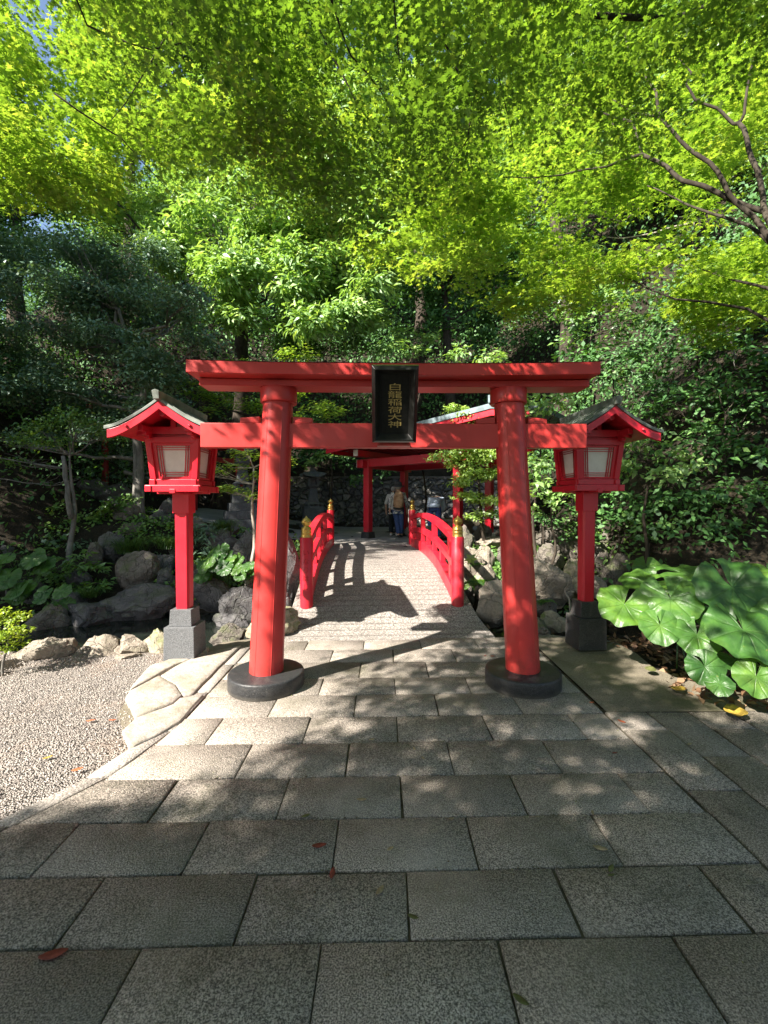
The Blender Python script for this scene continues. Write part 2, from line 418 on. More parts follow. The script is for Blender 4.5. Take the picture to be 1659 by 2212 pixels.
# ---- paved path: every slab with its own top, a bed of dark mortar below
SH = .024
rows = [.30, .60, .89, 1.185, 1.481, 1.770, 2.074, 2.395, 2.74, 3.08, 3.43, 3.76, 4.14, 4.50, 4.86]
V = []; Fq = []; A = []
def paver(q, var):
    """q: four corners (ccw) on the ground; adds a slab with a worn chamfered rim"""
    c = Vector((sum(p[0] for p in q) / 4, sum(p[1] for p in q) / 4))
    dz = rnd.uniform(-.0035, .0035); tx, ty = rnd.uniform(-.005, .005), rnd.uniform(-.006, .006)
    base = len(V)
    for ins, z in ((.0042, -.03), (.0046, -.005), (.0085, 0)):
        for i in range(4):
            a = Vector(q[i - 1][:2]); b = Vector(q[i][:2]); d = Vector(q[(i + 1) % 4][:2])
            e1 = (a - b).normalized(); e2 = (d - b).normalized(); s_ = max(.5, abs(e1.cross(e2)))
            pp = b + (e1 + e2) * ins / s_
            V.append((pp.x, pp.y, z + dz + (pp.x - c.x) * tx + (pp.y - c.y) * ty))
    for l in range(2):
        for i in range(4):
            Fq.append((base + 4 * l + i, base + 4 * l + (i + 1) % 4, base + 4 * l + 4 + (i + 1) % 4, base + 4 * l + 4 + i)); A.append(var)
    Fq.append((base + 8, base + 9, base + 10, base + 11)); A.append(var)
for r in range(len(rows) - 1):
    y0, y1 = rows[r], rows[r + 1]
    off = -.215 if (r % 2 == 1) else .09          # courses break joint
    x = off - .605 * 12; xr = 1.575
    lm = max(kerb_x(y0), kerb_x(y1)) + .14
    while x + .605 < lm: x += .605
    first = True
    while x < xr:
        xa, xb = x, min(x + .605, xr); x += .605
        if xr - xb < .16 and xb < xr: xb = xr; x = xr
        l0, l1 = kerb_x(y0), kerb_x(y1)
        q = [(l0 if first else xa, y0), (xb, y0), (xb, y1), (l1 if first else xa, y1)]; first = False
        jit = lambda: rnd.uniform(-.004, .004)
        q = [(a + jit(), b + SH * a + jit()) for a, b in q]
        paver(q, rnd.random())
for b in range(6):                                 # two-brick bands running along the east edge
    xa = 1.585 + .305 * b; y = -.2 + (.30 if b % 2 else 0)
    while y < 3.1:
        ya, yb = y, min(y + .61, 3.10); y += .61
        if yb - ya > .08: paver([(xa, ya + SH * xa), (xa + .30, ya + SH * xa), (xa + .30, yb + SH * xa), (xa, yb + SH * xa)], rnd.random() * .45)
path = np_mesh('path', V, Fq, M['pave'], face_attr=A); tag(path, kind='structure')
mb = MB(); mb.add([(-3.4, -.4, -.011), (3.5, -.4, -.011), (3.5, 3.2, -.011), (1.60, 3.2, -.011), (1.60, 4.95, -.011), (-1.40, 4.9, -.011), (-1.40, 2.9, -.011), (-1.52, 2.4, -.011), (-2.6, .6, -.011)], [tuple(range(9))])
tag(mb.build('path_bed', M['grout']), kind='structure')
# grit, seed husks and crumbs of leaf swept into the joints
k = 2600; gx_ = rng.uniform(-2.2, 3.0, k); gy_ = rng.uniform(.9, 4.8, k)
ji = rng.uniform(size=k) < .62
rr_ = np.array(rows); near = rr_[np.argmin(np.abs(gy_[:, None] - rr_[None]), 1)]
gy_ = np.where(ji, near + SH * gx_ + rng.normal(0, .012, k), gy_); ok = (gx_ > np.array([kerb_x(y) for y in gy_])); gx_, gy_ = gx_[ok], gy_[ok]; k = len(gx_)
vv = octv[None] * rng.uniform(.0012, .0042, (k, 1, 1)) * rng.uniform(.5, 1.5, (k, 1, 3)); V = vv + np.stack([gx_, gy_, np.full(k, .0005)], -1)[:, None]
n = NT('grit'); a = n.node('ShaderNodeAttribute', attribute_name='var'); n.bsdf(n.ramp(a.outputs['Fac'], [(0, (.05, .035, .02)), (.5, (.14, .10, .06)), (.8, (.30, .26, .20)), (1, (.16, .17, .05))]), .9, None, .2); M['grit'] = n.m
o = np_mesh('grit', V.reshape(-1, 3), (octf[None] + 6 * np.arange(k)[:, None, None]).reshape(-1, 3), M['grit'], face_attr=np.repeat(rng.uniform(0, 1, k), 8))
tag(o, 'brown grit and husks gathered along the joints of the paving', 'grit', kind='stuff')
# kerb along the gravel
mb = MB(); yk = [.2, .9, 1.55, 2.05, 2.42, 2.9, 3.5, 4.1, 4.62]; V = []; Fq = []; A = []
for a, b in zip(yk[:-1], yk[1:]):
    w = .125
    paver([(kerb_x(a) - w, a - .034), (kerb_x(a) - .004, a - .03), (kerb_x(b) - .004, b - .03), (kerb_x(b) - w, b - .034)], rnd.uniform(.6, 1))
tag(np_mesh('kerb', V, Fq, M['kerb'], face_attr=A), kind='structure')
# mossy concrete apron on the east side
mb = MB(); out = [(1.60, 3.13), (3.3, 3.15), (3.0, 3.3), (2.62, 3.62), (2.45, 3.95), (2.52, 4.35), (2.5, 4.75), (1.9, 4.98), (1.60, 4.95)]
mb.add([(x, y, .004) for x, y in out], [tuple(range(9))]); tag(mb.build('apron', M['concrete']), kind='structure')

mb = MB(); mb.add([(-1.40, 2.75, -.006), (-1.40, 4.9, -.006), (-1.75, 4.75, -.006), (-1.98, 4.2, -.006), (-2.05, 3.6, -.006), (-1.9, 3.1, -.006), (-1.62, 2.75, -.006)], [tuple(range(6, -1, -1))]); tag(mb.build('kerb_bedding', M['concrete']), kind='structure')
# big flat stones beside the kerb
def zf(x, y): return gr(x / 2.56, 1350.1 + y / 2.56)
def flagstone(pts, h, seed, label):
    pts = [zf(*p) for p in pts]; c = sum(pts, Vector()) / len(pts); K = len(pts); pts = [c + (p - c) * 1.035 for p in pts]
    # subdivide outline and round the top edge
    ring = []
    for i in range(K):
        a, b = pts[i], pts[(i + 1) % K]
        for t in (0, .25, .5, .75):
            p = a.lerp(b, t); w = .010 * mnoise.noise((p.x * 9, p.y * 9, seed)); ring.append(p + (p - c).normalized() * w)
    K = len(ring); V2 = []
    for k_, z in ((1.0, -.04), (.995, h * .3), (.975, h * .72), (.93, h * .95), (.7, h * 1.15), (.35, h * 1.25)):
        for p in ring:
            q = c + (p - c) * k_
            V2.append((q.x - c.x, q.y - c.y, z + (.006 * mnoise.noise((q.x * 4, q.y * 4, seed)) if z > h * .8 else 0)))
    Fs = []
    for l in range(5):
        for i in range(K): Fs.append((l * K + i, l * K + (i + 1) % K, (l + 1) * K + (i + 1) % K, (l + 1) * K + i))
    Fs.append(tuple(5 * K + i for i in range(K)))
    m2 = MB(); m2.add(V2, Fs); o = m2.build('flagstone', M['slab'], smooth=True); o.location = (c.x, c.y, 0)
    return tag(o, label, 'flagstone', 'flat stones beside the kerb')
flagstone([(922, 205), (830, 235), (762, 310), (716, 372), (790, 332), (960, 235), (1140, 165), (1150, 128), (1000, 175)], .022, 1, 'narrow pale flagstone under the lamp post base nearer the pond')
flagstone([(718, 380), (698, 415), (748, 512), (800, 500), (960, 440), (1004, 402), (966, 342), (880, 292), (800, 334)], .026, 2, 'broad pale flagstone with a scalloped edge facing the gravel')
flagstone([(890, 288), (972, 338), (1010, 398), (1068, 385), (1235, 215), (1330, 122), (1165, 155), (1000, 222)], .022, 3, 'long cracked flagstone between the kerb and the pond lamp post')
flagstone([(683, 592), (722, 684), (860, 620), (988, 545), (1118, 398), (1000, 412), (960, 448), (752, 522)], .018, 4, 'low grey flagstone at the gravel corner of the kerb')

# ---- water
n = NT('pond_water'); p = n.pos()
mp = n.node('ShaderNodeMapping'); n.put(mp.inputs[0], p); mp.inputs['Scale'].default_value = (1, 2.2, 1)
n.bsdf((.012, .016, .012), .04, n.bump(n.noise(5, 3, .5, mp.outputs[0]), .10, .02), .6); M['water'] = n.m
mb = MB(); mb.add([(-9, 4.3, -.27), (4.5, 4.3, -.27), (4.5, 8.2, -.27), (-9, 8.2, -.27)], [(0, 1, 2, 3)])
tag(mb.build('pond_water', M['water']), kind='structure')

# ---- the terrace beyond the bridge
tx = np.linspace(-6.4, 3.6, 60); ty = np.linspace(10.95, 16.3, 40)
n = NT('terrace_concrete'); p = n.pos()
c = n.ramp(n.noise(1.6, 6, .65, p), [(.3, (.16, .155, .145)), (.7, (.28, .27, .25))]); c = n.mix(n.mapr(n.noise(90, 3, .6, p), .5, .7, 0, .5), c, (.30, .29, .27))
n.bsdf(c, .9, n.bump(n.noise(60, 4, .6, p), .4, .01), .3); M['terrace'] = n.m
grid_sheet('terrace_path', tx, ty, lambda x, y: H(x, y, False) + .035, M['terrace'])

# ================================================================== ROCKS
ico = {}
def ico_data(sub):
    if sub not in ico:
        bm = bmesh.new(); bmesh.ops.create_icosphere(bm, subdivisions=sub, radius=1)
        bm.verts.ensure_lookup_table()
        ico[sub] = (np.array([v.co[:] for v in bm.verts]), np.array([[v.index for v in f.verts] for f in bm.faces])); bm.free()
    return ico[sub]
def rock_mesh(size, seed, facets=7, sub=4, rough=.11):
    V0, F0 = ico_data(sub); r = random.Random(seed); V1 = V0.copy()
    for _ in range(facets):                        # split faces
        d = Vector((r.uniform(-1, 1), r.uniform(-1, 1), r.uniform(-.6, 1))).normalized(); h = r.uniform(.50, .86)
        s_ = V1 @ np.array(d); over = np.maximum(0, s_ - h); V1 -= np.outer(over * .93, np.array(d))
    out = np.empty_like(V1)
    for i, v in enumerate(V1):
        q = Vector(v) * 1.3 + Vector((seed * 1.7, seed * .9, seed * 2.3))
        w = 1 + rough * 1.7 * mnoise.noise(q) + rough * 1.2 * mnoise.noise(q * 2.3) + rough * .9 * (abs(mnoise.noise(q * 4.1)) - .25) + rough * .7 * mnoise.noise(q * 8) + rough * .45 * mnoise.noise(q * 17)
        out[i] = v * w
    return out * np.array(size) / 2, F0
def rock(loc, size, seed, label, mat='rock', rotz=0, facets=7, group=None, name='rock', sink=.3, sub=4, tilt=0.0):
    V1, F0 = rock_mesh(size, seed, facets, sub); o = np_mesh(name, V1, F0, M[mat], smooth=True)
    m_ = o.modifiers.new('EdgeSplit', 'EDGE_SPLIT'); m_.split_angle = R(34)
    o.location = (loc[0], loc[1], loc[2] + size[2] / 2 * (1 - 2 * sink)); o.rotation_euler = (tilt, 0, rotz)
    return tag(o, label, 'rock', group)

# sunlit row along the gravel
row = [  # x0,x1, ytop, ybot on picture, depth
    (28, 150, 1378, 1450, 4.28, 'rock2', 'long pale boulder edging the pond beside the yellow-green shrub'),
    (148, 182, 1400, 1432, 4.25, 'rock3', 'small brown stone wedged between two pale boulders of the pond edge'),
    (172, 252, 1376, 1438, 4.35, 'rock2', 'pinkish slanting boulder in the sunlit pond edge'),
    (242, 312, 1378, 1424, 4.42, 'rock2', 'square pale boulder with a flat face in the pond edge'),
    (243, 284, 1412, 1428, 4.22, 'rock2', 'little flat stone lying before the square pale boulder'),
    (306, 368, 1362, 1418, 4.45, 'rockmoss', 'rounded ochre boulder just behind the grey lamp base'),
]
for i, (a, b, t, bt, Y, m_, lb) in enumerate(row):
    p0 = at((a + b) / 2, bt, Y); w = (b - a) * Y / 950; h = (bt - t) * Y / 950 * 1.12
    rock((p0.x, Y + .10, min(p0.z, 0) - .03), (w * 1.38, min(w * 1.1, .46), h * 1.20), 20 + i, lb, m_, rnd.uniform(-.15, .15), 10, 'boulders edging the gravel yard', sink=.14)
rock((-1.30, 5.05, -.05), (.62, .5, .42), 31, 'ochre boulder with a mossy edge behind the torii pillar', 'rockmoss', .3, 6, sink=.12)
rock((-1.72, 4.95, -.12), (.42, .4, .3), 32, 'low brown stone half in shadow behind the grey lamp base', 'rock3', .7, 7, sink=.15)
# two upright stones at the bridge
rock((-1.42, 6.05, -.35), (.42, .5, .85), 33, 'squat upright stone below the standing stone at the bridge', 'rock', .2, 8, 'stones beside the bridge railing', sink=.05)
rock((-1.50, 6.75, -.1), (.42, .45, 1.32), 34, 'tall grey standing stone beside the bridge post', 'rock', .1, 9, 'stones beside the bridge railing', sink=.06)

# shaded pond bank: each one placed where it lies on the slope
bank = [
 # px, py(bottom), width px, height px, depth, label
 (290, 1268, 78, 72, 7.5, 'big round boulder with a domed top on the pond bank'),
 (310, 1330, 165, 72, 6.9, 'long angular ledge rock overhanging the pond water'),
 (450, 1300, 120, 58, 7.1, 'grey ledge rock behind the grey-based lamp post'),
 (95, 1358, 90, 50, 6.2, 'flat dark rock standing in the pond water'),
 (200, 1330, 140, 40, 6.6, 'low sloping slab at the waterline of the pond'),
 (232, 1200, 60, 60, 8.3, 'cracked upright rock below the sedge tuft'),
 (195, 1225, 52, 50, 8.0, 'squarish rock above the leafy saplings'),
 (350, 1245, 60, 44, 7.9, 'flat-topped rock behind the round boulder'),
 (352, 1275, 45, 40, 7.4, 'small tilted rock tucked against the round boulder'),
 (400, 1240, 45, 48, 7.8, 'bluish stone peeping out behind the grey-based lamp post'),
 (520, 1330, 110, 70, 6.7, 'broad grey rock under the leopard plants by the pond'),
 (500, 1360, 90, 40, 6.3, 'low wet rock next to the ochre boulder'),
 (560, 1300, 80, 80, 7.0, 'tall rock face half hidden by the torii pillar'),
 (40, 1290, 110, 40, 7.2, 'dark rock under the broad-leaved plants'),
 (130, 1310, 90, 36, 6.9, 'long low stone beside the shaded pool'),
 (60, 1180, 80, 46, 9.0, 'rounded dark rock high on the pond bank'),
 (15, 1165, 70, 50, 9.3, 'dark lump of rock under the hanging twigs'),
 (130, 1150, 70, 44, 9.6, 'grey rock beside the forked trunk'),
 (110, 1095, 90, 50, 10.5, 'dark boulder at the top of the bank under the evergreen'),
 (190, 1085, 70, 46, 10.6, 'mossy boulder above the leafy patch'),
 (250, 1090, 80, 40, 10.6, 'flat boulder beside the thick grey trunk'),
 (265, 1130, 60, 40, 9.8, 'pointed rock near the foot of the thick grey trunk'),
 (340, 1135, 46, 34, 9.8, 'small rock right beside the thick grey trunk'),
 (360, 1110, 50, 36, 10.2, 'loose rock at the edge of the terrace'),
 (280, 1160, 56, 34, 9.2, 'weathered rock above the sedge tuft'),
 (480, 1190, 70, 40, 8.6, 'rock behind the leopard plants near the sapling'),
 (525, 1200, 60, 52, 8.3, 'dark rock at the foot of the pale sapling'),
 (600, 1215, 60, 60, 8.0, 'stone between the torii pillar and the standing stone'),
 (560, 1165, 90, 30, 9.3, 'flat stone edging the terrace by the pale sapling'),
 (470, 1160, 90, 26, 9.6, 'long kerb stone of the terrace beyond the bank'),
 (410, 1150, 60, 30, 9.8, 'edge stone of the terrace behind the lamp post'),
 (160, 1270, 56, 36, 7.5, 'rock in the shade below the leafy saplings'),
 (10, 1225, 60, 50, 8.2, 'mossy dark rock at the edge of the leopard plants'),
 (385, 1205, 44, 40, 8.4, 'rock below the second sedge tuft'),
 (435, 1265, 50, 34, 7.5, 'wedge of stone under the leopard plants'),
]
for i, (px, py, w, h, Y, lb) in enumerate(bank):
    p0 = at(px, py, Y); s_ = Y / 950; zz = min(p0.z, H(p0.x, Y) + .1)
    hh = h * s_ * 1.15 + (p0.z - zz)
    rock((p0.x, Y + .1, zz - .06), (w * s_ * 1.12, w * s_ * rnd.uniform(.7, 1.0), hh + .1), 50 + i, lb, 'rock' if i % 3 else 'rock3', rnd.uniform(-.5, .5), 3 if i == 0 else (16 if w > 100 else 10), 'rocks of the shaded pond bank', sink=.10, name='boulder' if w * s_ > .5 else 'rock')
# east bank
east = [
 (1075, 1330, 90, 72, 5.6, 'rock2', 'smooth pale boulder beside the bridge, half in shadow'),
 (1170, 1290, 130, 92, 6.1, 'rock2', 'large pale boulder with a flat sunlit face behind the shaded torii pillar'),
 (1245, 1275, 60, 60, 6.5, 'rockmoss', 'pale mossy stone left in sun behind the black-based lamp post'),
 (1215, 1275, 34, 32, 6.2, 'rockmoss', 'small round moss-green stone near the trickling water'),
 (1175, 1330, 60, 44, 5.6, 'rock3', 'dark stone at the foot of the large pale boulder'),
 (1210, 1352, 60, 26, 5.3, 'rockmoss', 'greenish flat stone beside the water spout'),
 (1165, 1372, 90, 30, 5.05, 'rock3', 'low grey edging stone beside the black lamp base'),
 (1020, 1262, 60, 70, 7.4, 'rock2', 'rounded pale stone in the sunlit wall above the fern'),
 (1050, 1225, 60, 60, 7.7, 'rock2', 'sunlit bank stone carrying a leaf shadow'),
 (1010, 1185, 50, 60, 8.2, 'rock3', 'pinkish stone at the top of the bank beyond the bridge post'),
 (1110, 1215, 70, 60, 7.7, 'rock3', 'brown stone of the bank next to the shaded torii pillar'),
 (1060, 1290, 70, 60, 6.9, 'rock2', 'wide pale stone above the smooth boulder'),
 (1190, 1225, 70, 60, 7.5, 'rock3', 'dappled bank stone behind the black-based lamp post'),
 (1240, 1205, 60, 56, 7.6, 'rock3', 'dark mossy bank stone under the hanging creeper'),
 (1195, 1170, 70, 56, 8.0, 'rock3', 'upper bank stone beside the shaded torii pillar'),
 (1300, 1230, 80, 66, 7.0, 'rock3', 'pale brown stone between lamp post and leopard plant'),
 (1345, 1260, 80, 56, 6.4, 'rock3', 'pinkish flat stone behind the broad leaves'),
 (1290, 1285, 70, 40, 6.2, 'rock2', 'low sunlit stone behind the black-based lamp post foot'),
 (1350, 1190, 90, 70, 7.2, 'rock3', 'dark stone in the bank under the ivy'),
 (1420, 1205, 100, 60, 6.8, 'rock3', 'shaded stone behind the raised leopard plant leaf'),
 (1075, 1180, 120, 26, 8.9, 'rock2', 'long flat coping stone below the pavilion pillar'),
 (1000, 1300, 50, 60, 6.6, 'rock3', 'dark stone under the bridge railing end'),
]
for i, (px, py, w, h, Y, m_, lb) in enumerate(east):
    p0 = at(px, py, Y); s_ = Y / 950
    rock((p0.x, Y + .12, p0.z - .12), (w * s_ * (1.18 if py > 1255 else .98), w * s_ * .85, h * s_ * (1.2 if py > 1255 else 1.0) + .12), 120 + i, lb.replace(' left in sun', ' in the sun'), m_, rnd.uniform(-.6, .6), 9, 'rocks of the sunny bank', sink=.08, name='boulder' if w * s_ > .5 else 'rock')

# ================================================================== STONE WALL behind the terrace
n = NT('rubble_wall'); p = n.pos()
mp = n.node('ShaderNodeMapping'); n.put(mp.inputs[0], p); mp.inputs['Scale'].default_value = (1, .35, 1.15)
q = n.mix(.10, mp.outputs[0], n.n.new('ShaderNodeTexNoise').outputs[1])
cell = n.voro(4.6, q, out='Color'); edge = n.voro(4.6, q, 'DISTANCE_TO_EDGE')
c = n.ramp(cell, [(.2, (.13, .13, .13)), (.55, (.22, .215, .20)), (.9, (.34, .32, .29))])
c = n.mix(n.mapr(n.noise(22, 6, .7, p), .45, .7, 0, .6), c, (.06, .06, .055))
c = n.mix(n.mapr(n.noise(1.3, 4, .6, p), .5, .66, 0, .5), c, (.06, .085, .04))
c = n.mix(n.mapr(edge, 0, .05, .75, 0), c, (.04, .039, .036))
n.bsdf(c, .9, n.bump(n.math('ADD', n.mapr(edge, 0, .16, 0, 1), n.math('MULTIPLY', n.noise(20, 5, .7, p), .25)), 1, .10), .2); M['wall'] = n.m
w_ = thing('rubble_stone_wall', 'long retaining wall of grey rubble stones behind the red pavilion', 'stone wall', (0, 16.3, 0))
xs2 = np.linspace(-8.5, 5.6, 180); zs2 = np.linspace(-.2, 2.5, 42)
def wall_y(x, z):
    v = Vector((x * 4.6, z * 5.2, 0)); d = mnoise.voronoi(v)[0]
    return -.02 + .12 * z * -.6 * -1 - .11 * min(1, (d[1] - d[0]) * 2.2) + .03 * mnoise.noise((x * 4, z * 4, 2))
V = [(x, wall_y(x, z), z + (.0 if j < 41 else .05 * mnoise.noise((x * 2, 0, 9)))) for j, z in enumerate(zs2) for x in xs2]
nx = len(xs2); Fc = [(j * nx + i, j * nx + i + 1, (j + 1) * nx + i + 1, (j + 1) * nx + i) for j in range(41) for i in range(nx - 1)]
np_mesh('wall_face', V, Fc, M['wall'], w_, smooth=True)
mb = MB(); mb.box((-1.45, .38, 2.46), (14.0, .62, .10)); mb.build('coping', M['rock3'], w_, .02)

# ================================================================== TORII
def torii(name, label, loc, rotz, sc, mat, ped='blackstone', group=None, tie=True):
    t = thing(name, label, 'torii gate', loc, rotz, group); t.scale = (sc, sc, sc)
    for s_, bx, tx_ in ((-1, -1.057, -.945), (1, 1.068, .935)):
        prof = [(.302, 0), (.306, .006), (.306, .108), (.3035, .116), (.297, .1215), (.288, .1235), (.10, .126)]
        mb = MB(); mb.lathe(prof, (bx, 0, 0), 48); o = mb.build('pillar_base', M[ped], t, smooth=True)
        o.modifiers.new('es', 'EDGE_SPLIT').split_angle = R(40)
        mb = MB(); N = 24; pts = []; rad = []
        for i in range(N + 1):
            u = i / N; pts.append((bx + (tx_ - bx) * u, 0, .12 + 2.30 * u)); rad.append(.137 - .019 * u + .0008 * math.sin(i * 2.1))
        mb.tube(pts, rad, 40)
        pl = mb.build('pillar', M[mat], t, smooth=True); pl.modifiers.new('es', 'EDGE_SPLIT').split_angle = R(50)
        mb = MB()
        for a in (R(-118), R(-62), R(-20), R(200)):       # standing seams of the sheathing
            mb.tube([(bx + math.cos(a) * .137, math.sin(a) * .137, .125), (tx_ + math.cos(a) * .1185, math.sin(a) * .1185, 2.40)], .0022, 5)
        mb.build('seam', M[mat], pl)
        mb = MB(); mb.lathe([(.115, 2.312), (.142, 2.314), (.146, 2.322), (.147, 2.424), (.143, 2.431), (.10, 2.432)], (tx_, 0, 0), 48)
        o = mb.build('pillar_cap', M[mat], t, smooth=True); o.modifiers.new('es', 'EDGE_SPLIT').split_angle = R(40)
        for d in (-1, 1):                                   # wedges on the tie beam
            xa = bx + (tx_ - bx) * .86 + d * .135; xb = xa + d * .155
            x0, x1 = min(xa, xb), max(xa, xb); ha, hb = (.052, .040) if d > 0 else (.040, .052)
            mb = MB(); lo = [(x0, -.036, 2.152), (x1, -.036, 2.152), (x1, .036, 2.152), (x0, .036, 2.152)]
            hi = [(x0, -.036, 2.152 + ha), (x1, -.036, 2.152 + hb), (x1, .036, 2.152 + hb), (x0, .036, 2.152 + ha)]
            mb.hexa(lo, hi); mb.build('wedge', M[mat], t, .003)
    def curved(x0, x1, ya, yb, za, zb, lift, name, inset=0):
        mb = MB(); N = 40; n0 = 0
        for i in range(N + 1):
            u = i / N; x = x0 + (x1 - x0) * u; l = lift * abs(2 * u - 1) ** 3
            xo = x
            mb.v += [(xo, ya, za + l), (xo, yb, za + l), (xo, yb, zb + l * 1.3), (xo, ya, zb + l * 1.3)]
        for i in range(N):
            a = 4 * i
            for k in range(4): mb.f.append((a + (k + 1) % 4, a + k, a + 4 + k, a + 4 + (k + 1) % 4))
        mb.f.append((0, 1, 2, 3)); e = 4 * N; mb.f.append((e + 3, e + 2, e + 1, e))
        return mb.build(name, M[mat], t, .004)
    curved(-1.60, 1.585, -.226, .25, 2.487, 2.578, .016, 'top_beam')
    curved(-1.555, 1.565, -.09, .11, 2.433, 2.486, .008, 'second_beam')
    mb = MB(); N = 14
    for i in range(N + 1):                                  # thin sheet-metal cover on the top beam
        u = i / N; x = -1.60 + 3.185 * u; l = .021 * abs(2 * u - 1) ** 3
        mb.v += [(x, -.23, 2.580 + l), (x, .254, 2.580 + l), (x, .012, 2.625 + l)]
    for i in range(N):
        a = 3 * i
        for k in range(3): mb.f.append((a + (k + 1) % 3, a + k, a + 3 + k, a + 3 + (k + 1) % 3))
    mb.f.append((0, 1, 2)); mb.f.append((3 * N + 2, 3 * N + 1, 3 * N))
    mb.build('beam_cover', M['copper'] if mat == 'red' else M[mat], t)
    mb = MB(); mb.box((0, 0, 2.052), (3.135, .09, .196)); mb.build('tie_beam', M[mat], t, .004)
    return t
torii('torii_gate', 'large vermilion torii gate with round black pillar bases over the paved path', (.087, 3.62, 0), R(.9), 1, 'red')

# name board: tilted forward between the beams
sg = thing('shrine_sign', 'black lacquered name board with gold characters hanging at the middle of the torii', 'sign', (.078, 3.40, 1.975), R(.5))
TL = R(25.5)
Msg = Matrix.Rotation(TL, 4, 'X')      # leans towards the viewer at the top
def sgp(x, y, z): return Msg @ Vector((x, y, z))
SW, SHt = .168, .568
def ring(pairs):
    """pairs: list of (inset, y) rings of a picture-frame profile"""
    mb = MB()
    for ins, y in pairs:
        for x, z in ((-SW + ins, ins), (SW - ins, ins), (SW - ins, SHt - ins), (-SW + ins, SHt - ins)):
            mb.v.append(tuple(sgp(x, y, z)))
    for i in range(len(pairs) - 1):
        for k in range(4): mb.f.append((4 * i + k, 4 * i + (k + 1) % 4, 4 * i + 4 + (k + 1) % 4, 4 * i + 4 + k))
    return mb
fr = ring([(.006, .035), (.0, .02), (.0, -.018), (.022, -.045), (.028, -.045), (.060, .004), (.062, .012)])
fr.build('frame', M['black'], sg, .002)
mb = MB(); mb.add([sgp(x, .010, z) for x, z in ((-SW + .055, .055), (SW - .055, .055), (SW - .055, SHt - .055), (-SW + .055, SHt - .055))], [(0, 1, 2, 3)])
mb.add([sgp(x, .036, z) for x, z in ((-SW + .01, .01), (SW - .01, .01), (SW - .01, SHt - .01), (-SW + .01, SHt - .01))], [(3, 2, 1, 0)])
panel = mb.build('panel', M['black'], sg)
mb = MB(); mb.box((0, .10, -.012), (.262, .10, .022)); mb.box((0, .105, .006), (.24, .12, .02)); mb.build('bracket', M['red'], sg, .003)
def text_mesh(s_, size, offset=0.0, extrude=.002):
    cu = bpy.data.curves.new('lettering', 'FONT'); cu.body = s_; cu.size = size; cu.align_x = 'CENTER'; cu.align_y = 'CENTER'
    cu.offset = offset; cu.extrude = extrude; cu.resolution_u = 3
    o = bpy.data.objects.new('lettering', cu); COL.objects.link(o)
    bpy.context.view_layer.update(); dg = bpy.context.evaluated_depsgraph_get()
    me = bpy.data.meshes.new_from_object(o.evaluated_get(dg)); bpy.data.objects.remove(o); bpy.data.curves.remove(cu)
    return me
def lettering(chars, place, mat, parent, size, sx=1.0, sy=1.0, offset=.0, extrude=.002, name='lettering'):
    """one mesh of characters; place(i, x, y, z) maps glyph i's plane point to the parent's space"""
    mb = MB()
    for i, ch in enumerate(chars):
        me = text_mesh(ch, size, offset, extrude)
        co = [v.co.copy() for v in me.vertices]
        if not co: continue
        cx = (min(c.x for c in co) + max(c.x for c in co)) / 2; cy = (min(c.y for c in co) + max(c.y for c in co)) / 2
        mb.add([place(i, (c.x - cx) * sx, (c.y - cy) * sy, c.z) for c in co], [tuple(p.vertices) for p in me.polygons])
        bpy.data.meshes.remove(me)
    return mb.build(name, M[mat], parent)
lettering('白龍稲荷大神', lambda i, x, y, z: sgp(x + .002, .0085 - z, .414 - i * .0555 + y + (0 if i != 3 else -.002)), 'gilt', panel, .112, .98, .485, .0002, .0015)

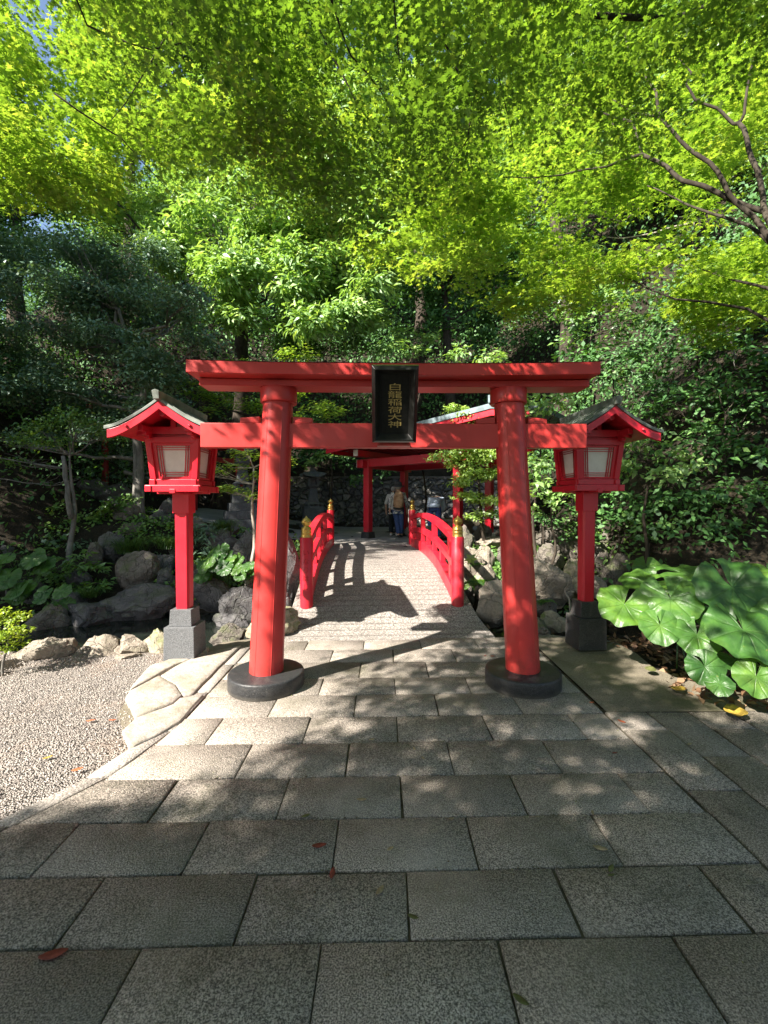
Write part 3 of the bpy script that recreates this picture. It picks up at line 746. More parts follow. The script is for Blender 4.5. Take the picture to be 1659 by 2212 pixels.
# ================================================================== RED LAMP POSTS
def lamp_post(label, loc, rotz, stone, postmat, base_h=0.0):
    t = thing('lamp_post', label, 'lamp post', loc, rotz, 'red lamp posts beside the gate')
    b = MB(); b.box((0, 0, .16), (.295, .295, .32), taper=.965); base = b.build('stone_base', M[stone], t, .006)
    b = MB(); b.box((0, 0, .40), (.215, .215, .16), taper=.93); b.build('upper_block', M[stone], base, .005)
    b = MB(); ch = .018; hw = .064
    oc = [(-hw, -hw + ch), (-hw + ch, -hw), (hw - ch, -hw), (hw, -hw + ch), (hw, hw - ch), (hw - ch, hw), (-hw + ch, hw), (-hw, hw - ch)]
    b.add([(x, y, .478) for x, y in oc] + [(x * 1.06, y * 1.06, 1.42) for x, y in oc], [tuple(range(7, -1, -1)), tuple(range(8, 16))] + [(i, (i + 1) % 8, 8 + (i + 1) % 8, 8 + i) for i in range(8)])
    post = b.build('post', M[postmat], t, .002)
    b = MB(); b.box((0, 0, 1.515), (.158, .158, .215)); b.build('post_collar', M[postmat], post, .004)
    # platform: crossed arms and two frames
    b = MB()
    b.box((0, 0, 1.655), (.44, .44, .022))
    for s_ in (-1, 1):
        b.box((0, s_ * .218, 1.640), (.51, .052, .062)); b.box((s_ * .218, 0, 1.638), (.052, .51, .058))
    b.box((0, 0, 1.615), (.052, .50, .04)); b.box((0, 0, 1.613), (.50, .05, .04))
    b.build('platform', M['red2'], t, .004)
    b = MB()
    for s_ in (-1, 1):
        b.box((0, s_ * .190, 1.700), (.455, .042, .054)); b.box((s_ * .190, 0, 1.698), (.042, .455, .050))
    b.box((0, 0, 1.69), (.36, .36, .03))
    b.build('sill_frame', M['red2'], t, .003)
    z0, z1 = 1.727, 2.10; h0, h1 = .190, .222
    body = MB()
    for sx in (-1, 1):
        for sy in (-1, 1):
            w = .026; lo = [(sx * h0 + dx, sy * h0 + dy, z0) for dx, dy in ((-w, -w), (w, -w), (w, w), (-w, w))]
            hi = [(sx * h1 + dx, sy * h1 + dy, z1) for dx, dy in ((-w, -w), (w, -w), (w, w), (-w, w))]
            body.hexa(lo, hi)
    for s_ in (-1, 1):
        body.box((0, s_ * h1, 2.085), (.40, .05, .052)); body.box((s_ * h1, 0, 2.083), (.05, .40, .050))
    lb = body.build('lamp_box', M['red2'], t, .003)
    for k in range(4):                                       # the four glazed sides
        Rz = Matrix.Rotation(k * math.pi / 2, 4, 'Z')
        def face(x, z, d=0.0):
            u = (z - z0) / (z1 - z0); return Rz @ Vector((x, -(h0 + (h1 - h0) * u) + d, z))
        fm = MB()
        def strip(xa, xb, za, zb, d0, d1, tilt=0.0):
            pts = []
            for d in (d1, d0):
                pts += [face(xa[0], za, d), face(xb[0], za, d), face(xb[1], zb, d), face(xa[1], zb, d)]
            fm.add(pts, [(0, 1, 2, 3), (7, 6, 5, 4), (4, 5, 1, 0), (5, 6, 2, 1), (6, 7, 3, 2), (7, 4, 0, 3)])
        zi0, zi1 = z0 + .004, z1 - .042
        # flared frame
        for s_ in (-1, 1):
            a0, a1 = .165, .195; b0, b1 = .132, .157
            xa = (min(s_ * a0, s_ * b0), min(s_ * a1, s_ * b1)); xb = (max(s_ * a0, s_ * b0), max(s_ * a1, s_ * b1))
            strip(xa, xb, zi0, zi1, -.006, .014)
        strip((-.132, -.136), (.132, .136), zi0, zi0 + .020, -.004, .014)
        strip((-.154, -.157), (.154, .157), zi1 - .022, zi1, -.004, .014)
        fm.build('window_frame', M['red2'], lb)
        fm = MB()
        for s_ in (-1, 1):
            for o_ in (.020, .041):
                x0_, x1_ = s_ * (.132 - o_), s_ * (.155 - o_)
                strip((x0_ - .0035, x1_ - .0035), (x0_ + .0035, x1_ + .0035), zi0 + .02, zi1 - .02, .004, .011)
        for o_ in (.020, .041):
            strip((-.133, -.134), (.133, .134), zi0 + .018 + o_ - .003, zi0 + .018 + o_ + .003, .003, .0105)
            strip((-.153, -.153), (.153, .153), zi1 - .018 - o_ - .003, zi1 - .018 - o_ + .003, .003, .0105)
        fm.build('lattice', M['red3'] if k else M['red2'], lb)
        fm = MB(); fm.add([face(-.14, zi0 + .01, .016), face(.14, zi0 + .01, .016), face(.163, zi1 - .01, .016), face(-.163, zi1 - .01, .016)], [(0, 1, 2, 3)])
        fm.build('pane', M['paper'], lb)
    b = MB()                                                 # beams and brackets under the roof
    b.box((0, 0, 2.135), (.40, .40, .05))
    for s_ in (-1, 1):
        b.box((0, s_ * .205, 2.175), (.46, .045, .07)); b.box((s_ * .205, 0, 2.172), (.045, .80, .055))
        b.box((0, s_ * .20, 2.255), (.05, .035, .10))
        for d in (-1, 1):
            b.box((s_ * .205, d * .285, 2.135), (.042, .12, .032)); b.box((s_ * .205, d * .26, 2.108), (.042, .07, .028))
            b.box((s_ * .27, d * .205, 2.150), (.13, .040, .040))
    b.build('eave_bracket', M['red2'], t, .003)
    b = MB(); b.tube([(0, -.43, 2.296), (0, .43, 2.296)], .030, 20); b.build('ridge_pole', M['red2'], t, smooth=False)
    # concave gabled roof
    HWD, DEP = .446, .485
    def prof(s_): s_ = abs(s_); return 2.128 + .252 * (1 - s_) ** 1.42 + .012 * max(0, s_ - .8)
    NS = 28
    def shell(xw, dy, z_lo, z_hi, y0=None, y1=None):
        mb = MB(); y0_ = -dy if y0 is None else y0; y1_ = dy if y1 is None else y1
        for i in range(NS + 1):
            u = -1 + 2 * i / NS; x = u * xw; z = prof(u)
            mb.v += [(x, y0_, z + z_lo), (x, y1_, z + z_lo), (x, y1_, z + z_hi), (x, y0_, z + z_hi)]
        for i in range(NS):
            a = 4 * i
            for k in range(4): mb.f.append((a + (k + 1) % 4, a + k, a + 4 + k, a + 4 + (k + 1) % 4))
        mb.f.append((0, 1, 2, 3)); e = 4 * NS; mb.f.append((e + 3, e + 2, e + 1, e))
        return mb
    rf = shell(HWD, DEP - .03, -.012, .012).build('roof', M['red2'], t)
    shell(HWD + .024, DEP + .006, .0135, .043).build('roof_sheet', M['copper'], rf, .003)
    b = MB()                                                 # standing seams across the copper sheet
    for j in range(9):
        y = -DEP + .02 + j * (2 * DEP - .04) / 8
        b.sweep([(u * (HWD + .02), y, prof(u) + .046) for u in [(-1 + 2 * i / 20) for i in range(21)]], .008, .010)
    b.build('roof_seam', M['copper'], rf)
    for y0_, y1_ in ((-DEP, -DEP + .028), (DEP - .028, DEP)):
        bb = shell(HWD, 0, -.062, .013, y0_, y1_).build('bargeboard', M['red2'], rf, .003)
        b = MB(); yy = y0_ - .008 if y0_ < 0 else y1_ + .008
        for u in (-.62, .60):
            b.lathe([(.013, 0), (.013, .012), (.006, .02)], (0, 0, 0), 10)
            nn = len(b.v) - 30
            for q in range(nn, len(b.v)):
                x_, y_, z_ = b.v[q]; b.v[q] = (u * HWD + x_, (y0_ if y0_ < 0 else y1_) + (-z_ if y0_ < 0 else z_), prof(u) - .024 + y_)
        b.build('stud', M['red2'], bb)
    b = MB(); b.add([(-.026, -.53, 2.395), (.026, -.53, 2.395), (.026, .53, 2.395), (-.026, .53, 2.395), (-.031, -.545, 2.463), (.031, -.545, 2.463), (.031, .545, 2.463), (-.031, .545, 2.463), (0, -.55, 2.474), (0, .55, 2.474)],
                    [(3, 2, 1, 0), (0, 1, 5, 8, 4), (1, 2, 6, 5), (2, 3, 7, 9, 6), (3, 0, 4, 7), (4, 8, 9, 7), (8, 5, 6, 9)])
    b.build('roof_ridge', M['copper'], rf, .003)
    return t
lamp_post('red wooden lamp post on a light grey granite base beside the pond and gravel', (-1.955, 4.30, 0), R(1), 'greystone', 'red2')
lamp_post('red wooden lamp post on a black stone base beside the broad-leaved plant', (2.10, 4.56, .015), R(4.5), 'blackstone', 'red2')

# ================================================================== ARCHED BRIDGE
br = thing('arched_bridge', 'short arched bridge with red railings and gilt post caps over the pond stream', 'bridge', (-.015, 5.65, 0), R(3.3))
# along local +Y: s = 0 at the near posts, 4.86 at the far posts
DK = [(-.86, -.005), (-.5, .055), (0, .19), (.65, .345), (1.35, .468), (2.1, .530), (2.9, .548), (3.7, .53), (4.5, .512), (4.95, .520), (5.4, .548)]
def deck(s_):
    for (a, za), (b, zb) in zip(DK[:-1], DK[1:]):
        if s_ <= b:
            i = DK.index((a, za)); p0 = DK[max(i - 1, 0)]; p3 = DK[min(i + 2, len(DK) - 1)]
            h = b - a; u = (s_ - a) / h
            m0 = (zb - p0[1]) / (b - p0[0]) * h; m1 = (p3[1] - za) / (p3[0] - a) * h
            return (2*u**3 - 3*u**2 + 1) * za + (u**3 - 2*u**2 + u) * m0 + (-2*u**3 + 3*u**2) * zb + (u**3 - u**2) * m1
    return DK[-1][1]
n = NT('exposed_aggregate'); p = n.co()
ce = n.voro(75, p, out='Color'); cd = n.voro(75, p)
c = n.ramp(ce, [(.15, (.075, .068, .062)), (.4, (.23, .205, .185)), (.75, (.43, .395, .36)), (1, (.58, .55, .52))])
c = n.mix(n.mapr(cd, .35, .65, 0, .75), c, (.17, .155, .135))
c = n.mix(n.mapr(n.noise(1.5, 5, .6, p), .42, .66, .3, 0), c, (.13, .12, .105))
wv = n.node('ShaderNodeTexWave', Scale=1.0, Distortion=.6, Detail=2.0); wv.bands_direction = 'Y'
mp = n.node('ShaderNodeMapping'); n.put(mp.inputs[0], p); mp.inputs['Scale'].default_value = (.05, 2.2, .3); n.put(wv.inputs[0], mp.outputs[0])
groove = n.mapr(wv.outputs[1], .0, .10, 0, 1)
c = n.mix(n.mapr(groove, 0, 1, .35, 0), c, (.09, .08, .07))
n.bsdf(c, .85, n.bump(n.math('ADD', n.math('MULTIPLY', n.math('SUBTRACT', 1.0, cd), .5), n.math('MULTIPLY', groove, 1.5)), .7, .012), .3); M['agg'] = n.m
mb = MB(); N = 64
for i in range(N + 1):
    s_ = -.86 + 6.3 * i / N; z = deck(s_); hw = 1.155 + .07 * sst(-s_, .1, .86); th = .20 if 0 < s_ < 5 else .16
    mb.v += [(-hw, s_, z - th), (hw, s_, z - th), (hw, s_, z - .008), (hw - .012, s_, z), (-hw + .012, s_, z), (-hw, s_, z - .008)]
for i in range(N):
    a = 6 * i
    for k in range(6): mb.f.append((a + k, a + (k + 1) % 6, a + 6 + (k + 1) % 6, a + 6 + k)[::-1])
mb.f.append((0, 1, 2, 3, 4, 5)); e = 6 * N; mb.f.append((e + 5, e + 4, e + 3, e + 2, e + 1, e))
mb.build('deck', M['agg'], br)
WB = .975; LB = 4.86
def bpost(x, s_, top, letters=None):
    z0 = deck(s_) - .03; mb = MB(); rr = .082
    mb.lathe([(rr * 1.0, z0), (rr, top - .012), (rr - .008, top), (.02, top)], (x, s_, 0), 20)
    o = mb.build('railing_post', M['red2'], br, smooth=True); o.modifiers.new('es', 'EDGE_SPLIT').split_angle = R(35)
    mb = MB(); T = top - .002
    mb.lathe([(.068, 0), (.070, .006), (.066, .012), (.066, .055), (.069, .060), (.064, .066), (.064, .088), (.068, .093), (.064, .099), (.063, .118), (.058, .128), (.036, .139), (.034, .150), (.050, .166), (.060, .186), (.062, .202), (.056, .220), (.040, .238), (.020, .251), (.008, .266), (.002, .278)], (x, s_, T), 28)
    mb.build('post_cap', M['gold'], o, smooth=True)
    if letters:
        ch, phi0, pitch, size, top_z, mm = letters
        def pl(i, gx_, gy_, gz):
            a = phi0 + gx_ / rr; return Vector((x + (rr + .0006 - gz * .3) * math.sin(a), s_ - (rr + .0006 - gz * .3) * math.cos(a), top_z - i * pitch + gy_))
        lettering(ch, pl, mm, o, size, 1, 1, 0, .002, 'engraved_lettering')
    return o
M['engr'] = mat_simple('engraving_shade', (.34, .010, .012), .6, .3, 0, 60, .5)  # shade inside the carved strokes, put into a darker red on flush letters
M['engr2'] = mat_simple('lettering_highlight', (.58, .075, .08), .5, .4, 0, 60, .3)  # highlight on the carved strokes, painted in as a lighter red
near_top = 1.07; far_top = 1.345
bpost(-WB, 0, near_top, ('いなりはし', R(4), .108, .085, near_top - .19, 'engr'))
bpost(WB, 0, near_top, ('昭和四十二年二月吉日', R(20), .046, .050, near_top - .175, 'engr2'))
bpost(-WB, LB, far_top); bpost(WB, LB, far_top)
def arc(za, zm, zb, s_):
    u = s_ / LB; return za * (1 - u) * (1 - 2 * u) + zm * 4 * u * (1 - u) + zb * u * (2 * u - 1)
top_r = lambda s_: arc(1.00, 1.262, 1.150, s_)
mid_r = lambda s_: arc(.675, .945, .855, s_)
low_r = lambda s_: deck(s_) + .075 + .02 * math.sin(math.pi * s_ / LB)
for sx in (-1, 1):
    SP = [.06 + (LB - .12) * i / 30 for i in range(31)]
    for nm, fz, w, h in (('top_rail', top_r, .105, .095), ('middle_rail', mid_r, .085, .10), ('bottom_rail', low_r, .11, .21)):
        mb = MB(); mb.sweep([(sx * WB, s_, fz(s_)) for s_ in SP], w, h); mb.build(nm, M['red2'], br, .006)
    for s_ in (.42, 1.75, 3.1, 4.4):
        mb = MB(); mb.box((sx * WB, s_, (top_r(s_) + mid_r(s_)) / 2), (.075, .15, top_r(s_) - mid_r(s_) - .09)); mb.build('baluster', M['red2'], br, .003)
    for s_ in (.35, 1.05, 1.75, 2.42, 3.1, 3.75, 4.4):
        a, b = low_r(s_) + .095, mid_r(s_) - .045
        mb = MB(); mb.box((sx * WB, s_, (a + b) / 2), (.07, .13, b - a)); mb.build('baluster', M['red2'], br, .003)

# ================================================================== PAVILION
N0 = Vector((1.75, 10.4, .0)); U = Vector((-.78, .62, 0)).normalized(); Vd = Vector((.62, .78, 0)).normalized()
pv = thing('pavilion', 'open red pavilion with square pillars and a blue-grey roof beyond the bridge', 'pavilion', (N0.x, N0.y, .55), math.atan2(U.y, U.x) - math.pi)
# local axes: -X runs along U, local frame X = -U, Y = Vd (rotated)
Mi = pv.matrix_basis.inverted() if False else None
ang = pv.rotation_euler.z
LU, LV = 2.8, 1.7
def pl_(u, v, z): # u along U, v along Vd, in the pavilion's own space
    w = U * u + Vd * v; c_, s__ = math.cos(-ang), math.sin(-ang)
    return Vector((w.x * c_ - w.y * s__, w.x * s__ + w.y * c_, z))
def pbar(mb, a, b, w, h): mb.bar(pl_(*a), pl_(*b), w, h); return mb
for u, v, light in ((0, 0, 0), (LU, 0, 0), (0, LV, 1), (LU, LV, 0)):
    mb = MB(); c_ = pl_(u, v, 0); mb.box((c_.x, c_.y, 1.15), (.185, .185, 2.0)); mb.build('pillar', M['red2'], pv, .012)
    mb = MB(); mb.box((c_.x, c_.y, .04), (.30, .30, .26), taper=.86); mb.build('pillar_base', M['white'] if light else M['blackstone'], pv, .006)
mb = MB()
pbar(mb, (-.35, 0, 2.06), (LU + .35, 0, 2.06), .13, .22); pbar(mb, (-.35, LV, 2.06), (LU + .35, LV, 2.06), .13, .22)
mb.build('tie_beam', M['red2'], pv, .006)
mb = MB(); pbar(mb, (0, -.30, 2.02), (0, LV + .30, 2.02), .12, .20); pbar(mb, (LU, -.30, 2.02), (LU, LV + .30, 2.02), .12, .20); pbar(mb, (0, -.5, 2.30), (0, LV + .5, 2.30), .15, .16); pbar(mb, (LU, -.5, 2.30), (LU, LV + .5, 2.30), .15, .16)
mb.build('cross_beam', M['red2'], pv, .006)
RU, EZ, RZ = -1.25, 2.34, 2.80            # ridge line position, eave and ridge heights
def rz(u):
    if u > RU: t_ = (u - RU) / (LU + 1.0 - RU)
    else: t_ = (RU - u) / (3.4)
    return RZ - (RZ - EZ) * (t_ ** .92)
us = [-2.2 + i * (LU + 1.0 + 2.2) / 30 for i in range(31)]
mb = MB()
for u in us:
    z = rz(u) + .09
    for v, dz in ((-.85, 0), (LV + .85, 0), (LV + .85, .11), (-.85, .11)): mb.v.append(tuple(pl_(u, v, z + dz)))
for i in range(30):
    a = 4 * i
    for k in range(4): mb.f.append((a + k, a + (k + 1) % 4, a + 4 + (k + 1) % 4, a + 4 + k))
mb.f.append((3, 2, 1, 0)); mb.f.append((120, 121, 122, 123))
rf = mb.build('roof', M['copper2'], pv)
for v in (-.80, LV + .80):
    mb = MB(); mb.sweep([pl_(u, v, rz(u) + .02) for u in us[1:-1]], .05, .14); mb.build('bargeboard', M['red2'], rf, .003)
mb = MB(); pbar(mb, (RU, -.9, RZ + .27), (RU, LV + .9, RZ + .27), .16, .16); mb.build('roof_ridge', M['copper2'], rf, .01)
for j in range(13):                      # rafters, white-painted ends
    v = -.62 + j * (LV + 1.24) / 12
    mb = MB(); mb.sweep([pl_(u, v, rz(u) + .045) for u in us[8:-2]], .05, .08); ra = mb.build('rafter', M['red3'], pv)
    e = pl_(us[-2], v, rz(us[-2]) + .04); e2 = pl_(us[-2] + .012, v, rz(us[-2]) + .04)
    mb = MB(); mb.bar(e, e2, .052, .084); mb.build('end_cap', M['white'], ra)
for v in (0, LV):
    for u in (LU + .35, -.35):
        s_ = 1 if u > 0 else -1
        mb = MB(); pbar(mb, (u, v, 2.06), (u + .014 * s_, v, 2.06), .135, .225); mb.build('beam_end', M['white'], pv)
for u in (0, LU):
    for v, s_ in ((-.5, -1), (LV + .5, 1)):
        mb = MB(); pbar(mb, (u, v, 2.30), (u, v + .014 * s_, 2.30), .155, .165); mb.build('beam_end', M['white'], pv)
mb = MB(); pbar(mb, (LU + .75, -.62, 2.36), (LU + .75, LV + .62, 2.36), .10, .10); mb.build('eave_purlin', M['red2'], pv)

# basin and stacked stones under the pavilion
bs = thing('stone_basin', 'rough stone water basin under the pavilion roof beside the bending person', 'basin', (1.72, 11.75, .56), .5)
V1, F0 = rock_mesh((1.5, .8, .62), 301, 9); V1 = V1.copy(); V1[:, 2] = np.minimum(V1[:, 2], .26); V1[:, 2] += .26
np_mesh('basin_rock', V1, F0, M['rock3'], bs, smooth=False)
mb = MB(); mb.lathe([(.46, .46), (.50, .50), (.50, .54), (.42, .54), (.38, .50)], (0, 0, 0), 28)
for i, v in enumerate(mb.v): mb.v[i] = (v[0] * 1.3, v[1] * .7, v[2])
mb.build('basin_rim', M['rock2'], bs)
for i, (x, y, w, h, lb) in enumerate([(.80, 12.0, .5, .5, 'brown rock standing beside the pavilion, next to the walkers'), (2.55, 11.3, .55, .5, 'dark rock between basin and the pale-footed pavilion pillar'), (2.3, 12.6, .7, .6, 'rock in the shadow behind the pavilion basin'), (3.1, 10.9, .6, .4, 'stone on the terrace next to the pale-footed pavilion pillar')]):
    rock((x, y, H(x, y)), (w, w * .8, h), 310 + i, lb, 'rock3', i, 8, 'rocks around the pavilion', sink=.12)

# ================================================================== STONE LANTERNS
def stone_lantern(label, loc, rotz, sc, ped):
    t = thing('stone_lantern', label, 'stone lantern', loc, rotz, 'grey stone lanterns on the terrace'); t.scale = (sc,) * 3
    z = 0
    for i, (w, h) in enumerate(ped):
        mb = MB(); mb.box((0, 0, z + h / 2), (w, w, h - .004)); mb.build('pedestal', M['dstone'], t, .012); z += h
    mb = MB()
    for k in range(4):
        a = math.pi / 4 + k * math.pi / 2; mb.box((math.cos(a) * .22, math.sin(a) * .22, z + .05), (.12, .12, .10), Matrix.Rotation(a, 3, 'Z'))
    mb.box((0, 0, z + .10), (.50, .50, .06), taper=.8); mb.build('foot', M['dstone'], t, .012); z += .13
    mb = MB(); mb.box((0, 0, z + .22), (.33, .33, .44), taper=.66); mb.build('shaft', M['dstone'], t, .01); z += .44
    mb = MB(); mb.box((0, 0, z + .04), (.26, .26, .08), taper=1.5); mb.build('shelf', M['dstone'], t, .01); z += .08
    mb = MB()
    for sx in (-1, 1):
        for sy in (-1, 1): mb.box((sx * .135, sy * .135, z + .12), (.085, .085, .24))
    mb.box((0, 0, z + .02), (.35, .35, .04)); mb.box((0, 0, z + .225), (.36, .36, .04)); mb.box((0, 0, z + .12), (.17, .17, .2))
    mb.build('fire_box', M['dstone'], t, .008); z += .245
    mb = MB(); NR = 8
    for i in range(NR + 1):              # square roof with swept-up corners
        q = i / NR; hw = .34 * (1 - q) + .07 * q; hz = z + .03 + .20 * (q ** .65)
        for k in range(32):
            a = 2 * math.pi * k / 32; m_ = max(abs(math.cos(a)), abs(math.sin(a))); x, y = math.cos(a) / m_ * hw, math.sin(a) / m_ * hw
            cr = (abs(math.cos(a)) + abs(math.sin(a))) / m_ - 1; mb.v.append((x * (1 + .10 * cr ** 3 * (1 - q)), y * (1 + .10 * cr ** 3 * (1 - q)), hz + .10 * cr ** 4 * (1 - q) ** 2))
    for i in range(NR):
        for k in range(32): mb.f.append((32 * i + k, 32 * i + (k + 1) % 32, 32 * i + 32 + (k + 1) % 32, 32 * i + 32 + k))
    mb.f.append(tuple(range(31, -1, -1))); mb.f.append(tuple(range(32 * NR, 32 * NR + 32)))
    mb.build('roof', M['dstone'], t); z += .22
    mb = MB(); mb.box((0, 0, z + .045), (.16, .16, .09)); mb.lathe([(.06, .09), (.055, .12), (.085, .16), (.09, .20), (.06, .25), (.025, .29), (.004, .33)], (0, 0, z), 16)
    mb.build('finial', M['dstone'], t, smooth=False)
    return t
p0 = at(676, 1141, 14.3)
stone_lantern('grey stone lantern on a plain square pedestal near the far bridge post', (p0.x, 14.3, H(p0.x, 14.3)), R(18), 1.02, [(.95, .16), (.62, .55)])
p0 = at(524, 1141, 11.8)
stone_lantern('tall grey stone lantern on a stepped block pedestal behind the maple sapling', (p0.x, 11.8, H(p0.x, 11.8) - .02), R(25), .98, [(1.15, .30), (.92, .22), (.72, .22), (.56, .24), (.42, .20)])

# far, dark red torii on the upper terrace
p0 = at(466, 1104, 14.2)
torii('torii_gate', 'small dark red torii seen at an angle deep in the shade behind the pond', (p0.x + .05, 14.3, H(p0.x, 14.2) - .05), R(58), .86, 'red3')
mb = MB(); p0 = at(227, 1050, 11.5); z0 = H(p0.x, 11.5)
mb.tube([(0, 0, -.1), (.01, 0, 1.2), (.02, 0, 2.1)], [.085, .08, .08], 14); mb.box((0, 0, 2.15), (.9, .09, .10)); mb.box((0, 0, 1.85), (.7, .06, .08))
o = mb.build('gate_post', M['red3'], None, .004); o.location = (p0.x, 11.5, z0)
tag(o, 'weathered red gate post in the dark undergrowth behind the pond trees', 'post')

# ================================================================== PEOPLE
def skin_body(name, joints, edges, mat, parent, levels=2, root=0):
    """joints: {key: (pos, radius or (rx, ry))}"""
    keys = list(joints); idx = {k: i for i, k in enumerate(keys)}
    me = bpy.data.meshes.new(name)
    me.from_pydata([joints[k][0] for k in keys], [(idx[a], idx[b]) for a, b in edges], []); me.update()
    o = bpy.data.objects.new(name, me); COL.objects.link(o)
    o.modifiers.new('Skin', 'SKIN').use_smooth_shade = True
    if not me.skin_vertices: me.skin_vertices.new()
    for i, k in enumerate(keys):
        r = joints[k][1]; me.skin_vertices[0].data[i].radius = (r, r) if not hasattr(r, '__len__') else r
        me.skin_vertices[0].data[i].use_root = (i == root)
    s_ = o.modifiers.new('Sub', 'SUBSURF'); s_.levels = levels; s_.render_levels = levels
    bpy.context.view_layer.update(); dg = bpy.context.evaluated_depsgraph_get()
    m2 = bpy.data.meshes.new_from_object(o.evaluated_get(dg)); bpy.data.objects.remove(o); bpy.data.meshes.remove(me)
    m2.name = name; m2.materials.clear(); m2.materials.append(mat)
    m2.polygons.foreach_set('use_smooth', [True] * len(m2.polygons))
    o = bpy.data.objects.new(name, m2); COL.objects.link(o)
    if parent: o.parent = parent
    return o
M['skin'] = mat_simple('skin', (.50, .30, .21), .55, .4, 0, 20, .1)
M['denim'] = mat_simple('blue_denim', (.045, .075, .19), .85, .2, 0, 60, .35, .3)
M['denim2'] = mat_simple('bright_blue_trousers', (.06, .10, .30), .85, .2, 0, 60, .3, .3)
M['darkcloth'] = mat_simple('dark_trousers', (.018, .022, .026), .85, .2, 0, 60, .3, .3)
n = NT('printed_shirt'); p = n.co(); n.bsdf(n.ramp(n.noise(22, 4, .6, p), [(.48, (.62, .61, .60)), (.54, (.22, .23, .25))]), .8, None, .2); M['shirt'] = n.m
M['shirt2'] = mat_simple('pale_blue_shirt', (.42, .50, .62), .8, .2, 0, 30, .12, .2)
M['whitecloth'] = mat_simple('white_shirt', (.62, .62, .60), .8, .2, 0, 30, .1, .2)
n = NT('tan_rucksack'); p = n.co(); n.bsdf(n.ramp(n.noise(9, 5, .65, p), [(.36, (.20, .105, .055)), (.5, (.38, .23, .14)), (.66, (.48, .33, .22))]), .8, n.bump(n.noise(14, 4, .6, p), .5, .02), .2); M['pack'] = n.m
M['hat'] = mat_simple('dark_hat', (.075, .078, .09), .8, .2, 0, 30, .3)
M['hair'] = mat_simple('grey_hair', (.40, .38, .36), .7, .3, 0, 80, .3)
M['dhair'] = mat_simple('dark_hair', (.02, .016, .014), .6, .3, 0, 80, .3)
M['shoe'] = mat_simple('dark_shoe', (.03, .032, .032), .7, .3)
M['shoe2'] = mat_simple('white_shoe', (.55, .55, .53), .7, .3)

